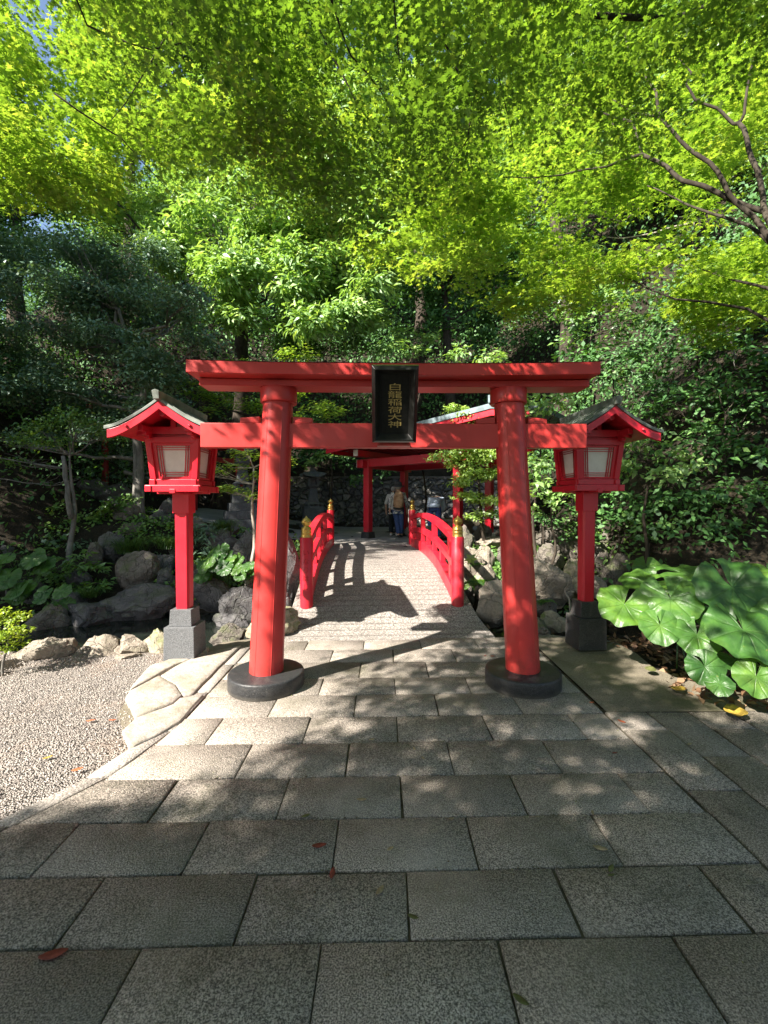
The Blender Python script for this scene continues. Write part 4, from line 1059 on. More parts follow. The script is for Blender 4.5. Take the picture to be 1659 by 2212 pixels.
HEAD = [('spine', 'chest'), ('chest', 'neckb'), ('neckb', 'neck'), ('neck', 'jaw'), ('jaw', 'head'), ('head', 'crown')]
def body_edges():
    e = [('pelvis', 'spine')] + HEAD
    for s_ in 'LR':
        e += [('chest', 'sh' + s_), ('sh' + s_, 'el' + s_), ('el' + s_, 'wr' + s_), ('wr' + s_, 'pa' + s_), ('pelvis', 'hip' + s_), ('hip' + s_, 'kn' + s_), ('kn' + s_, 'an' + s_), ('an' + s_, 'to' + s_)]
        for f in range(4): e += [('pa' + s_, f'f{f}{s_}'), (f'f{f}{s_}', f'g{f}{s_}')]
        e += [('wr' + s_, 'th' + s_), ('th' + s_, 'tt' + s_)]
    return e
def person(label, loc, rotz, J, outfit):
    t = thing('person', label, 'person', loc, rotz)
    rad = dict(pelvis=(.13, .10), spine=(.125, .09), chest=(.135, .09), neckb=.055, neck=.05, jaw=(.06, .068), head=(.074, .088), crown=(.045, .055))
    Jf = {k: (Vector(v), rad.get(k, None)) for k, v in J.items()}
    for s_ in 'LR':
        for k, r in (('sh', .052), ('el', .038), ('wr', .026), ('hip', .082), ('kn', .055), ('an', .036), ('to', .032)): Jf[k + s_] = (Jf[k + s_][0], r)
        w = Jf['wr' + s_][0]; d = (w - Jf['el' + s_][0]).normalized(); side = Vector((0, 1, 0)) - d * d.y; side.normalize(); out = d.cross(side)
        pa = w + d * .06; Jf['pa' + s_] = (pa, (.030, .016))
        for f in range(4):                # four curled fingers and a thumb
            o_ = (f - 1.5) * .017; L = (.050, .058, .054, .042)[f]; inn = -out if s_ == 'L' else out
            a = pa + d * .035 + side * o_; Jf[f'f{f}{s_}'] = (a + d * .015, .0085); Jf[f'g{f}{s_}'] = (a + d * L * .8 + out * .018 * (1 if s_ == 'L' else -1), .0075)
        Jf['th' + s_] = (w + d * .030 + side * .030, .0105); Jf['tt' + s_] = (w + d * .072 + side * .048, .0085)
    b = skin_body('body', Jf, body_edges(), M['skin'], t)
    up = {k: (v[0], (v[1] if v[1] is not None else .05)) for k, v in Jf.items()}
    grow = lambda r, g: tuple(x + g for x in r) if hasattr(r, '__len__') else r + g
    sh = {k: (up[k][0], grow(up[k][1], .018)) for k in ('pelvis', 'spine', 'chest', 'neckb', 'shL', 'elL', 'shR', 'elR')}
    sh['neckb'] = (sh['neckb'][0] - Vector((0, 0, .01)), .062)
    for s_ in 'LR':
        sh['wr' + s_] = (up['el' + s_][0].lerp(up['wr' + s_][0], .82 if outfit.get('long', True) else .1), .037)
    sh['hem'] = (up['pelvis'][0].lerp(up['spine'][0], -.15), (.155, .12))
    skin_body('shirt', sh, [('hem', 'pelvis'), ('pelvis', 'spine'), ('spine', 'chest'), ('chest', 'neckb'), ('chest', 'shL'), ('shL', 'elL'), ('elL', 'wrL'), ('chest', 'shR'), ('shR', 'elR'), ('elR', 'wrR')], M[outfit['shirt']], b)
    tr = {'pelvis': (up['pelvis'][0] + Vector((0, 0, .03)), (.140, .112))}
    for s_ in 'LR':
        tr['hip' + s_] = (up['hip' + s_][0], .098); tr['kn' + s_] = (up['kn' + s_][0], .080); tr['an' + s_] = (up['kn' + s_][0].lerp(up['an' + s_][0], .94), .070)
    skin_body('trousers', tr, [('pelvis', 'hipL'), ('hipL', 'knL'), ('knL', 'anL'), ('pelvis', 'hipR'), ('hipR', 'knR'), ('knR', 'anR')], M[outfit['trousers']], b)
    for s_ in 'LR':
        a, to = up['an' + s_][0], up['to' + s_][0]; heel = a + (a - to) * .35; heel.z = to.z
        skin_body('shoe', {'h': (heel + Vector((0, 0, .005)), .040), 'm': (a.lerp(to, .5) + Vector((0, 0, .0)), (.044, .036)), 't': (to + (to - a) * .12, (.040, .028))}, [('h', 'm'), ('m', 't')], M[outfit['shoe']], b)
    hd = up['head'][0]; cr = up['crown'][0]; ax = (cr - up['jaw'][0]).normalized()
    fwd = outfit.get('fwd', Vector((0, 1, 0))); fwd = (fwd - ax * fwd.dot(ax)).normalized(); sd = fwd.cross(ax)
    # face: nose, eyes, ears, mouth on the front of the head
    mb = MB()
    def hp(f, s_, u): return hd + fwd * f + sd * s_ + ax * u
    mb.add([hp(.086, 0, .012), hp(.088, -.013, -.022), hp(.110, 0, -.020), hp(.088, .013, -.022)], [(0, 1, 2), (0, 2, 3), (1, 3, 2)])
    mb.build('nose', M['skin'], b)
    for q in (-1, 1):
        mb = MB(); mb.lathe([(.002, -.010), (.010, 0), (.002, .010)], tuple(hp(.080, q * .032, .012)), 8); mb.build('eye', M['dhair'], b)
        mb = MB(); mb.lathe([(.003, -.03), (.014, -.012), (.016, .012), (.004, .03)], tuple(hp(-.004, q * .080, -.004)), 8); mb.build('ear', M['skin'], b)
    mb = MB(); mb.tube([hp(.078, -.022, -.045), hp(.088, 0, -.047), hp(.078, .022, -.045)], .005, 6); mb.build('mouth', M['skin'], b)
    # hair
    V0, F0 = ico_data(3); out = []
    for v in V0:
        f, s_, u = v[1], v[0], v[2]
        k = 1.0 if (u > .1 or f < .25) else .80
        u2 = u if u > -.1 else -.1 + (u + .1) * (outfit.get('hairlen', .75) if f < .3 else .1)
        out.append(hd + ax * .012 + fwd * (f * .098 * k - .010) + sd * (s_ * .086 * k) + ax * (u2 * .105))
    np_mesh('hair', [tuple(q) for q in out], F0, M[outfit['hair']], b, smooth=True)
    if outfit.get('hat'):
        mb = MB(); prof = [(.165, -.012), (.168, -.004), (.112, .022), (.106, .03), (.104, .07), (.092, .105), (.06, .122), (.005, .126)]
        mb.lathe(prof, (0, 0, 0), 28); c0 = hd + ax * .035
        mb.v = [tuple(c0 + sd * x + fwd * y + ax * (z - .10 * max(0, (x * x + y * y) - .011))) for x, y, z in mb.v]
        h_ = mb.build('hat', M['hat'], b, smooth=True)
        mb = MB(); mb.lathe([(.109, .024), (.109, .046), (.106, .048)], (0, 0, 0), 28, cap=False)
        mb.v = [tuple(c0 + sd * x + fwd * y + ax * z) for x, y, z in mb.v]; mb.build('hat_band', M['shoe'], h_, smooth=True)
    return t, b, up
def standing(hh=1.54, lean=0, cross=0.0, arms=.03):
    k = hh / 1.62; J = {}
    z = lambda q: q * k
    J['pelvis'] = (0, 0, z(.86)); J['spine'] = (0, .01, z(1.05)); J['chest'] = (0, 0, z(1.24)); J['neckb'] = (0, -.005, z(1.36)); J['neck'] = (0, .01, z(1.405)); J['jaw'] = (0, .025, z(1.45)); J['head'] = (0, .02, z(1.52)); J['crown'] = (0, .005, z(1.585))
    for s_, q in (('L', -1), ('R', 1)):
        J['sh' + s_] = (q * .165, 0, z(1.305)); J['el' + s_] = (q * (.205 + arms), -.01, z(1.05)); J['wr' + s_] = (q * (.21 + arms), .05, z(.83))
        J['hip' + s_] = (q * .085, 0, z(.80)); J['kn' + s_] = (q * .08 + cross * (1 if q < 0 else .1), .015, z(.46)); J['an' + s_] = (q * .085 + cross * (1.7 if q < 0 else 0), -.02 - (.10 if cross and q < 0 else 0), z(.075)); J['to' + s_] = (J['an' + s_][0] - q * -.02, J['an' + s_][1] + .13, .035)
    return J
px0 = at(860, 1168, 12.3)
Z0 = H(px0.x, 12.3, False) + .035
t, b, up = person('person in a dark brimmed hat and patterned shirt seen from behind with a tan rucksack', (px0.x, 12.3, Z0), R(-4), standing(1.50, cross=.06), dict(shirt='shirt', trousers='denim', shoe='shoe', hair='hair', hat=True))
bp = thing('rucksack', 'tan rucksack worn on the back of the person in the dark hat', 'rucksack', (px0.x, 12.3, Z0), R(-4))
V0, F0 = ico_data(4); V1 = np.sign(V0) * np.abs(V0) ** .62; V1 = V1 * np.array([.145, .085, .245]); V1[:, 0] *= 1 - .18 * (V1[:, 2] > .05) * (V1[:, 2] - .05) / .2
V1 += np.array([.02, -.185, 1.035]); np_mesh('pack_body', V1, F0, M['pack'], bp, smooth=True)
V1 = np.sign(V0) * np.abs(V0) ** .6 * np.array([.10, .04, .10]) + np.array([.02, -.27, .93]); np_mesh('front_pocket', V1, F0, M['pack'], bp, smooth=True)
V1 = np.sign(V0) * np.abs(V0) ** .6 * np.array([.15, .07, .05]) + np.array([.02, -.18, .825]); np_mesh('bottom_panel', V1, F0, M['shoe'], bp, smooth=True)
for q in (-1, 1):
    mb = MB(); mb.sweep([(q * .09, -.12, 1.22), (q * .10, -.03, 1.285), (q * .10, .10, 1.22), (q * .11, .12, 1.08), (q * .13, .02, .92), (q * .12, -.12, .88)], .035, .012); mb.build('strap', M['shoe'], bp)
px1 = at(851, 1166, 12.75)
person('person in white shirt and dark trousers mostly hidden behind the rucksack wearer', (px1.x, 12.75, H(px1.x, 12.75, False) + .035), R(-12), standing(1.44), dict(shirt='whitecloth', trousers='darkcloth', shoe='shoe2', hair='hair', long=False))
# bending over the basin, seen from behind
J = standing(1.62)
J['pelvis'] = (0, -.05, .88); J['spine'] = (0, .09, 1.02); J['chest'] = (0, .26, 1.10); J['neckb'] = (0, .37, 1.11); J['neck'] = (0, .42, 1.10); J['jaw'] = (0, .46, 1.07); J['head'] = (0, .53, 1.05); J['crown'] = (0, .60, 1.06)
for s_, q in (('L', -1), ('R', 1)):
    J['sh' + s_] = (q * .165, .31, 1.08); J['el' + s_] = (q * .20, .36, .84); J['wr' + s_] = (q * .11, .50, .70); J['hip' + s_] = (q * .095, -.03, .82); J['kn' + s_] = (q * .11, .03, .47); J['an' + s_] = (q * .12, -.02, .08); J['to' + s_] = (q * .13, .12, .035)
px2 = at(938, 1160, 11.4)
person('person in pale blue shirt and blue trousers bending forward over the basin', (px2.x, 11.35, H(px2.x, 11.35, False) + .035), R(-14), J, dict(shirt='shirt2', trousers='denim2', shoe='shoe', hair='dhair', fwd=Vector((0, .2, -1))))

# ================================================================== FOLIAGE
OVAL = np.array([(0, 0, 0), (.26, .42, .05), (0, 1, -.10), (-.26, .42, .05)])
LANCE = np.array([(0, 0, 0), (.16, .42, .04), (0, 1, -.16), (-.16, .42, .04)])
ROUND = np.array([(0, 0, 0), (.36, .35, .04), (.26, .85, 0), (0, 1, -.03), (-.26, .85, 0), (-.36, .35, .04)])
def star_tpl():
    lobes = [(-118, .46), (-76, .70), (-38, .90), (0, 1.0), (38, .90), (76, .70), (118, .46)]
    v = [(0, -.06, 0)]
    for i, (a, L) in enumerate(lobes):
        if i: b = R((lobes[i - 1][0] + a) / 2); v.append((math.sin(b) * .27, math.cos(b) * .27, .03))
        b = R(a); v.append((math.sin(b) * L * .62, math.cos(b) * L * .62, -.07 * L))
    return np.array(v)[::-1]
STAR = star_tpl()
STAR5 = np.array([(0, -.05, 0), (-.50, .02, -.05), (-.20, .20, .02), (-.50, .52, -.06), (-.13, .42, .02), (0, .95, -.08), (.13, .42, .02), (.50, .52, -.06), (.20, .20, .02), (.50, .02, -.05)])[::-1] * .75

def unit(a): return a / np.maximum(1e-9, np.linalg.norm(a, axis=-1, keepdims=True))
def put_leaves(name, P, Nn, size, mat, tpl, parent=None, tip=None, tipw=0.0, var=None):
    P = np.asarray(P, float); k = len(P); Nn = unit(np.asarray(Nn, float))
    t = rng.normal(size=(k, 3))
    if tip is not None: t = unit(t) * (1 - tipw) + unit(np.broadcast_to(np.asarray(tip, float), (k, 3))) * tipw
    t = unit(t - Nn * np.sum(t * Nn, 1, keepdims=True)); b = np.cross(t, Nn)
    sz = np.asarray(size).reshape(-1, 1, 1)
    V = P[:, None, :] + sz * (tpl[None, :, 0:1] * b[:, None] + tpl[None, :, 1:2] * t[:, None] + tpl[None, :, 2:3] * Nn[:, None])
    m = len(tpl); Fc = np.arange(k * m).reshape(k, m)
    if var is None: var = rng.uniform(0, 1, k)
    return np_mesh(name, V.reshape(-1, 3), Fc, mat, parent, face_attr=var)

def blob_leaves(blobs, dens, per=11, spread=.16, flat=.75, up=.7, jit=.75, fill=.25):
    """blobs: (centre, (rx, ry, rz)). Clusters of leaves on the outer part of each blob."""
    P = []; N_ = []; T = []; Vv = []
    for c, r in blobs:
        c = np.array(c); r = np.array(r if hasattr(r, '__len__') else (r, r, r * flat))
        k = max(3, int(dens * (r[0] * r[1] + r[1] * r[2] + r[0] * r[2]) / 3))
        d = unit(rng.normal(size=(k, 3))); d[:, 2] = np.where(d[:, 2] < -.35, -d[:, 2], d[:, 2])
        rad = np.where(rng.uniform(size=k) < fill, rng.uniform(.2, .75, k), rng.uniform(.72, 1.08, k))
        cc = c + d * rad[:, None] * r
        s_ = spread * (r.mean() ** .5)
        q = cc[:, None, :] + rng.normal(size=(k, per, 3)) * s_ * np.array([1, 1, .55])
        nn = unit(d)[:, None, :] * .5 + np.array([0, 0, up]) + np.array(TOSUN) * .55 + rng.normal(size=(k, per, 3)) * jit
        P.append(q.reshape(-1, 3)); N_.append(nn.reshape(-1, 3)); T.append(np.repeat(d + np.array([0, 0, -.5]), per, 0))
        cv = np.clip(rng.normal(.45, .2, (k, 1)) + rng.normal(0, .2, (k, per)), 0, 1); Vv.append(cv.ravel())
    return np.concatenate(P), np.concatenate(N_), np.concatenate(T), np.concatenate(Vv)

def wob(a, b, n_, amp, seed):
    a, b = Vector(a), Vector(b); L = (b - a).length; out = []
    for i in range(n_ + 1):
        u = i / n_; p = a.lerp(b, u); e = math.sin(math.pi * u) * amp * L
        out.append(p + Vector((mnoise.noise((seed, u * 2.5, 0)), mnoise.noise((seed, u * 2.5, 7)), .5 * mnoise.noise((seed, u * 2.5, 13)))) * e)
    return out
def make_tree(name, label, base, top, r0, blobs, leafmat, tpl, size, dens, bark='bark3', cat='tree', group=None, per=11, spread=.16, up=.7, jit=.75, limbs=8, tipw=.35, fill=.25, flat=.75):
    t = thing(name, label, cat, base, 0, group); b0 = Vector(base)
    mb = MB(); sd = rnd.uniform(0, 50)
    main = wob((0, 0, -.3), Vector(top) - b0, 9, .07, sd); mb.tube(main, [r0 * (1 - .72 * i / 9) * (1.25 if i == 0 else 1) for i in range(10)], 9)
    for c, r in (blobs if len(blobs) <= limbs else rnd.sample(blobs, limbs)):
        q = Vector(c) - b0; st = min(main[2:], key=lambda p: (p - q).length + max(0, p.z - q.z) * 1.5)
        rr = min(.05, r0 * .32); pts = wob(st, q, 6, .3, rnd.uniform(0, 90)); mb.tube(pts, [rr * (1 - .12 * i) for i in range(7)], 6)
        for _ in range(3):
            e = q + Vector((rnd.uniform(-1, 1), rnd.uniform(-1, 1), rnd.uniform(-.4, .9))) * (r if not hasattr(r, '__len__') else r[0]) * .8
            mb.tube(wob(pts[3], e, 4, .3, rnd.uniform(0, 90)), [rr * .45 * (1 - .2 * i) for i in range(5)], 5)
    mb.build('trunk', M[bark], t, smooth=True)
    P, N_, T, Vv = blob_leaves(blobs, dens, per, spread, flat, up, jit, fill)
    put_leaves('crown', P - np.array(base), N_, rng.uniform(.7, 1.25, len(P)) * size, M[leafmat], tpl, t, T, tipw, Vv)
    return t
def pxblobs(lst):
    """(px, py, depth, radius in picture units[, vertical squash])"""
    out = []
    for b in lst:
        c = at(b[0], b[1], b[2]); r = b[3] * b[2] / 950; k = b[4] if len(b) > 4 else .8
        out.append((tuple(c), (r, r * .9, r * k)))
    return out
def scatter_blobs(x0, x1, y0, y1, d0, d1, r0, r1, n_, k=.75, keep=None):
    out = []
    while len(out) < n_:
        px, py = rnd.uniform(x0, x1), rnd.uniform(y0, y1)
        if keep and not keep(px, py): continue
        out.append((px, py, rnd.uniform(d0, d1), rnd.uniform(r0, r1), k))
    return out
def inpoly(poly):
    def f(x, y):
        c = False; j = len(poly) - 1
        for i in range(len(poly)):
            xi, yi = poly[i]; xj, yj = poly[j]
            if (yi > y) != (yj > y) and x < (xj - xi) * (y - yi) / (yj - yi) + xi: c = not c
            j = i
        return c
    return f
def in_tree(name, label, basepx, toppx, r0, blobspx, *a, **k):
    bl = pxblobs(blobspx); b = at(*basepx); tp = at(*toppx)
    gz = H(b.x, b.y); base = (b.x, b.y, min(gz, b.z) - .05)
    return make_tree(name, label, base, tuple(tp), r0, bl, *a, **k)

# ---- background wood: the slope behind everything, as one mass of undergrowth and crowns nobody could count
P = []; N_ = []; Vv = []
for _ in range(8200):
    x = rnd.uniform(-22, 22); y = rnd.uniform(4.5, 40)
    if abs(x) > y * .95 + 1.5: continue
    hz = H(x, y, False)
    wallzone = y < 16.7 and -6.6 < x < hill_edge(y) + .55
    if wallzone or (0 < x < hill_edge(y) + .5 and y < 7.9) or y < 4.7: continue
    k = 34 if y < 12 else 26; s_ = .22 + .016 * y; lift = abs(rnd.gauss(0, .35 + .03 * y))
    q = rng.normal(size=(k, 3)) * s_ * np.array([1.2, 1.2, .6]) + np.array([x, y, hz + .15 + lift])
    P.append(q); N_.append(rng.normal(size=(k, 3)) * .7 + np.array([-.35, -.45, .6])); Vv.append(np.clip(rng.normal(.4, .22, k), 0, 1) * np.ones(k))
P = np.concatenate(P); o = put_leaves('hillside_undergrowth', P, np.concatenate(N_), rng.uniform(.7, 1.3, len(P)) * (.052 + .0060 * P[:, 1]), M['ever'], OVAL, None, (0, -.4, -.9), .4, np.concatenate(Vv))
tag(o, 'dense dark evergreen undergrowth covering the steep slope behind the shrine', 'undergrowth', kind='stuff')

# ---- named trees behind the gate
cam_poly = inpoly([(345, 560), (330, 500), (400, 430), (470, 360), (520, 300), (600, 270), (700, 280), (820, 300), (900, 330), (960, 420), (880, 470), (850, 560), (820, 640), (760, 700), (700, 740), (600, 770), (520, 760), (470, 690), (410, 620)])
in_tree('broadleaf_tree', 'tall bright green broadleaf tree rising behind the middle of the gate', (470, 760, 15.0), (575, 330, 15.5), .34,
        scatter_blobs(340, 960, 270, 770, 12.2, 15.0, 26, 60, 112, .62, cam_poly), 'camphor', LANCE, .25, 120, 'bark3', per=13, spread=.22, up=.55, jit=.6, tipw=.55, limbs=14)
in_tree('broadleaf_tree', 'leaning dark trunk with a high bright crown to the side of the tall broadleaf tree', (470, 790, 16.5), (395, 600, 15.6), .30,
        scatter_blobs(150, 420, 380, 520, 14.5, 16.5, 28, 60, 26, .5), 'camphor', LANCE, .19, 74, 'bark3', per=12, up=.8, jit=.5, spread=.2, tipw=.4)
in_tree('evergreen_tree', 'high lit tree on the slope above the plaque, behind the hanging maple sprays', (900, 760, 19), (930, 200, 21), .36,
        scatter_blobs(640, 1180, -40, 420, 18, 24, 34, 70, 64, .7), 'camphor', LANCE, .32, 46, 'bark3', per=12, spread=.22, jit=.6, tipw=.5)
in_tree('evergreen_tree', 'tall tree at the top of the slope above the grey-based lamp post by the pond', (300, 700, 19), (260, 180, 21), .34,
        scatter_blobs(225, 660, -60, 380, 18, 23, 40, 75, 62, .7), 'mid', LANCE, .32, 44, 'bark3', per=12, spread=.22, jit=.6, tipw=.5)
in_tree('evergreen_tree', 'tall dark tree with bare trunk high on the slope behind the maple branches', (1230, 640, 15), (1200, 150, 18), .30,
        scatter_blobs(1120, 1660, -60, 400, 15, 20, 40, 75, 62, .7), 'mid', LANCE, .30, 44, 'bark3', per=12, spread=.22, jit=.6, tipw=.5)
in_tree('evergreen_tree', 'deep green tree in the dark hollow over the torii top beam', (1000, 780, 17), (960, 520, 17), .26,
        scatter_blobs(860, 1200, 430, 740, 16, 18, 34, 60, 44, .7), 'ever', OVAL, .20, 42, 'bark3', per=12, spread=.2)
in_tree('evergreen_tree', 'dark tree at the picture edge behind the yellow-lit maple sprays', (20, 700, 13), (40, 380, 14), .30,
        scatter_blobs(-160, 150, 330, 560, 12.5, 15, 40, 70, 30, .7), 'ever', OVAL, .16, 50, 'bark3', per=12, spread=.2)
# dark, fine-leaved evergreens in shade over the pond
pd = inpoly([(-80, 520), (60, 500), (150, 530), (260, 520), (380, 560), (420, 680), (440, 760), (400, 830), (420, 900), (330, 930), (250, 940), (120, 960), (-80, 1010)])
in_tree('evergreen_tree', 'broad fine-leaved evergreen in the shade above the pond', (310, 1160, 9.9), (300, 760, 10.4), .16,
        scatter_blobs(-80, 440, 500, 960, 9.2, 12.0, 34, 62, 84, .55, pd), 'blueg', OVAL, .092, 250, 'bark2', per=14, spread=.15, up=.6, jit=.7, limbs=16, fill=.35)
ft = in_tree('evergreen_tree', 'slender forked tree with a flat leafy top beside the pond', (152, 1195, 8.3), (150, 985, 8.4), .062,
        [(95, 930, 8.4, 42, .5), (150, 905, 8.3, 46, .5), (200, 925, 8.5, 44, .5), (60, 960, 8.6, 38, .4), (235, 945, 8.8, 36, .45), (30, 1000, 8.8, 30, .3), (120, 960, 8.3, 40, .4)], 'mid', OVAL, .075, 240, 'bark2', per=14, spread=.15, limbs=7)
mb = MB(); b0 = at(155, 1120, 8.3); mb.tube(wob(b0, at(136, 985, 8.35), 6, .12, 3), [.055, .05, .047, .045, .043, .04, .035], 8)
fork = mb.build('forked_stem', M['bark2'], ft, smooth=True)
if fork.parent: fork.data.transform(Matrix.Translation(-Vector(fork.parent.location)))
# maples behind
in_tree('maple_tree', 'lime green layered maple behind the gate between lamp roof and torii pillar', (600, 1120, 12.5), (560, 900, 12.3), .07,
        [(400, 835, 12.2, 36, .28), (450, 860, 12.4, 48, .28), (520, 830, 12.6, 44, .3), (430, 890, 12.0, 40, .28), (540, 880, 12.2, 50, .3), (600, 900, 12.3, 46, .28), (640, 850, 12.6, 40, .3), (690, 885, 12.4, 46, .28), (520, 790, 13, 34, .3), (640, 770, 13, 44, .35), (720, 900, 12.6, 30, .3), (480, 930, 12, 40, .25), (640, 940, 12.2, 44, .25)],
        'maple2', STAR5, .13, 150, 'bark', per=14, spread=.16, up=1.3, jit=.35, limbs=10)
in_tree('maple_sapling', 'young maple with a pale crooked stem close behind the torii pillar', (541, 1215, 7.4), (548, 1010, 7.6), .045,
        [(540, 985, 7.6, 38, .3), (500, 1010, 7.6, 34, .25), (560, 1030, 7.6, 40, .25), (480, 1060, 7.6, 34, .25), (520, 1065, 7.7, 34, .25), (570, 1075, 7.6, 36, .25), (470, 1020, 7.8, 24, .25), (600, 995, 7.7, 36, .3), (440, 1020, 7.9, 24, .3), (590, 1040, 7.8, 34, .25)],
        'maple2', STAR5, .085, 330, 'bark4', per=14, spread=.14, up=1.3, jit=.35, limbs=9)
# bright small-leaved tree before the pavilion
in_tree('small_leaved_tree', 'bright small-leaved tree standing in front of the red pavilion pillars', (1060, 1160, 8.9), (1035, 980, 8.9), .05,
        [(1110, 985, 8.9, 30, .5), (1000, 950, 8.9, 34, .5), (1000, 975, 8.8, 40, .4), (1050, 985, 8.9, 44, .45), (955, 990, 8.8, 30, .35), (1020, 1030, 8.8, 40, .4), (990, 1045, 8.7, 30, .35), (1070, 1030, 9.0, 40, .5), (1012, 1075, 8.7, 32, .35), (1060, 1085, 8.8, 38, .35), (1010, 1005, 9.0, 44, .5), (1080, 960, 9.0, 34, .5), (1020, 1120, 8.7, 20, .3), (1050, 1110, 8.7, 26, .3), (1010, 905, 9.6, 34, .45), (1050, 930, 9.4, 36, .5), (985, 885, 10, 24, .4), (1090, 900, 9.5, 34, .5)],
        'box', OVAL, .072, 520, 'bark3', per=16, spread=.12, up=.7, jit=.6, limbs=12)
# slope shrubs on the east side
def shrub(label, lst, mat, tpl, size, dens, bark='bark3', **k):
    bl = pxblobs(lst); c = sum((Vector(b[0]) for b in bl), Vector()) / len(bl); lo = min(b[0][2] - b[1][2] for b in bl)
    base = (c.x, c.y, min(lo, H(c.x, c.y)))
    return make_tree('shrub', label, base, (c.x, c.y, c.z), k.pop('r0', .035), bl, mat, tpl, size, dens, bark, 'shrub', 'shrubs on the steep bank', **k)
shrub('broad-leaved lime shrub glowing behind the black-based lamp post roof', [(1150, 880, 7.9, 44), (1200, 890, 7.6, 40), (1170, 950, 7.6, 44), (1150, 1020, 7.5, 40), (1165, 1060, 7.4, 34), (1240, 860, 7.9, 36), (1110, 850, 8.3, 30)], 'camphor', OVAL, .13, 120, per=10, spread=.16, up=.5, jit=.6)
shrub('fresh green shrub right against the open side of the black-based lamp box', [(1350, 965, 6.3, 40), (1395, 960, 6.2, 44), (1440, 985, 6.1, 40), (1370, 1020, 6.1, 38), (1430, 1040, 6.0, 40), (1470, 1020, 6.0, 36), (1345, 1000, 6.2, 24)], 'camphor', OVAL, .105, 150, per=11, spread=.15, up=.5)
shrub('pale-lit shrub on the bank above the black-based lamp post roof', [(1300, 770, 8.2, 40), (1350, 790, 8.0, 40), (1270, 800, 8.2, 34), (1390, 760, 8.0, 34), (1320, 820, 8.0, 34), (1230, 790, 8.6, 34), (1420, 800, 7.8, 30)], 'ever', OVAL, .125, 150, per=11, spread=.16, jit=.6)
shrub('bluish green shrub under the tip of the yellow-green maple bough', [(1230, 640, 9.4, 40), (1290, 640, 9.2, 44), (1340, 660, 9.0, 40), (1260, 690, 9.2, 40), (1320, 710, 9.0, 40), (1210, 700, 9.6, 34), (1370, 700, 8.8, 36), (1240, 740, 9.2, 36)], 'mid', OVAL, .13, 120, per=10, spread=.17, jit=.6)
shrub('large dark glossy shrub filling the bank beyond the broad leaves', [(1500, 880, 6.8, 60), (1570, 850, 6.6, 60), (1640, 900, 6.3, 60), (1540, 950, 6.3, 55), (1610, 990, 6.0, 60), (1480, 1090, 5.9, 50), (1560, 1080, 5.8, 55), (1640, 1090, 5.6, 55), (1450, 1140, 6.0, 40), (1530, 1150, 5.7, 45), (1620, 1170, 5.5, 45), (1660, 800, 6.6, 60)], 'ever', OVAL, .105, 150, per=11, spread=.17, r0=.05)
shrub('dark shrub hanging over the bank beneath the bare grey branch', [(1450, 700, 8.2, 50), (1520, 680, 8.0, 55), (1600, 700, 7.6, 60), (1560, 760, 7.4, 55), (1480, 780, 7.6, 50), (1640, 640, 7.8, 55), (1420, 860, 7.4, 40), (1400, 900, 7.2, 36)], 'ever', OVAL, .12, 130, per=11, spread=.17, r0=.05)
shrub('trailing ivy-like shrub on the stones behind the black-based lamp post', [(1300, 1120, 6.9, 38, .5), (1350, 1130, 6.7, 40, .5), (1400, 1160, 6.4, 40, .5), (1330, 1080, 6.9, 34), (1400, 1100, 6.5, 40), (1230, 1110, 7.4, 34, .5), (1440, 1190, 6.2, 34, .4), (1290, 1170, 6.9, 30, .4)], 'ever', ROUND, .085, 170, per=11, spread=.15)
shrub('dark bush against the terrace wall behind the stone lantern', [(640, 990, 15.2, 40), (690, 980, 15.4, 40), (740, 1000, 15.4, 36), (780, 1040, 15.6, 26), (600, 1010, 15.2, 36), (720, 960, 15.8, 44), (830, 1020, 15.8, 26), (760, 950, 15.8, 44), (660, 930, 15.8, 50)], 'ever', OVAL, .16, 80, per=11, spread=.2)
shrub('light green spray of leaves reaching over the terrace wall below the tie beam', [(700, 985, 14.2, 18, .4), (735, 975, 14.2, 22, .4), (760, 985, 14.2, 18, .4), (670, 1000, 14.2, 16, .4)], 'camphor', OVAL, .15, 160, per=11, spread=.16)
shrub('dark green bush at the head of the bank behind the forked tree', [(230, 990, 11.5, 44), (290, 1000, 11.4, 40), (200, 1030, 11.2, 34), (270, 1040, 11.2, 34), (330, 1020, 11.6, 34), (380, 990, 12.2, 40), (430, 1010, 12.6, 36)], 'blueg', OVAL, .10, 130, per=12, spread=.16)
shrub('low leafy bush trailing over rocks near the thick grey trunk', [(225, 1110, 9.8, 26, .5), (250, 1095, 9.8, 26, .5), (200, 1130, 9.5, 24, .5), (275, 1080, 10, 22, .5), (185, 1150, 9.3, 20, .5)], 'mid', ROUND, .085, 260, per=11, spread=.13)
shrub('feathery dark bush above the terrace edge behind the grey-based lamp post', [(440, 1150, 8.8, 28, .6), (465, 1165, 8.6, 28, .6), (420, 1175, 8.5, 24, .6), (450, 1195, 8.4, 22, .6)], 'blueg', LANCE, .11, 240, per=12, spread=.13, jit=.6)
shrub('leafy saplings with pointed leaves in front of the pond rocks', [(125, 1220, 7.7, 26, .6), (170, 1225, 7.6, 30, .6), (215, 1230, 7.6, 24, .5), (195, 1270, 7.3, 28, .5), (145, 1245, 7.5, 28, .5), (230, 1262, 7.4, 20, .5), (175, 1200, 7.9, 22, .5)], 'mid', LANCE, .125, 190, per=10, spread=.15, up=.8, jit=.5)
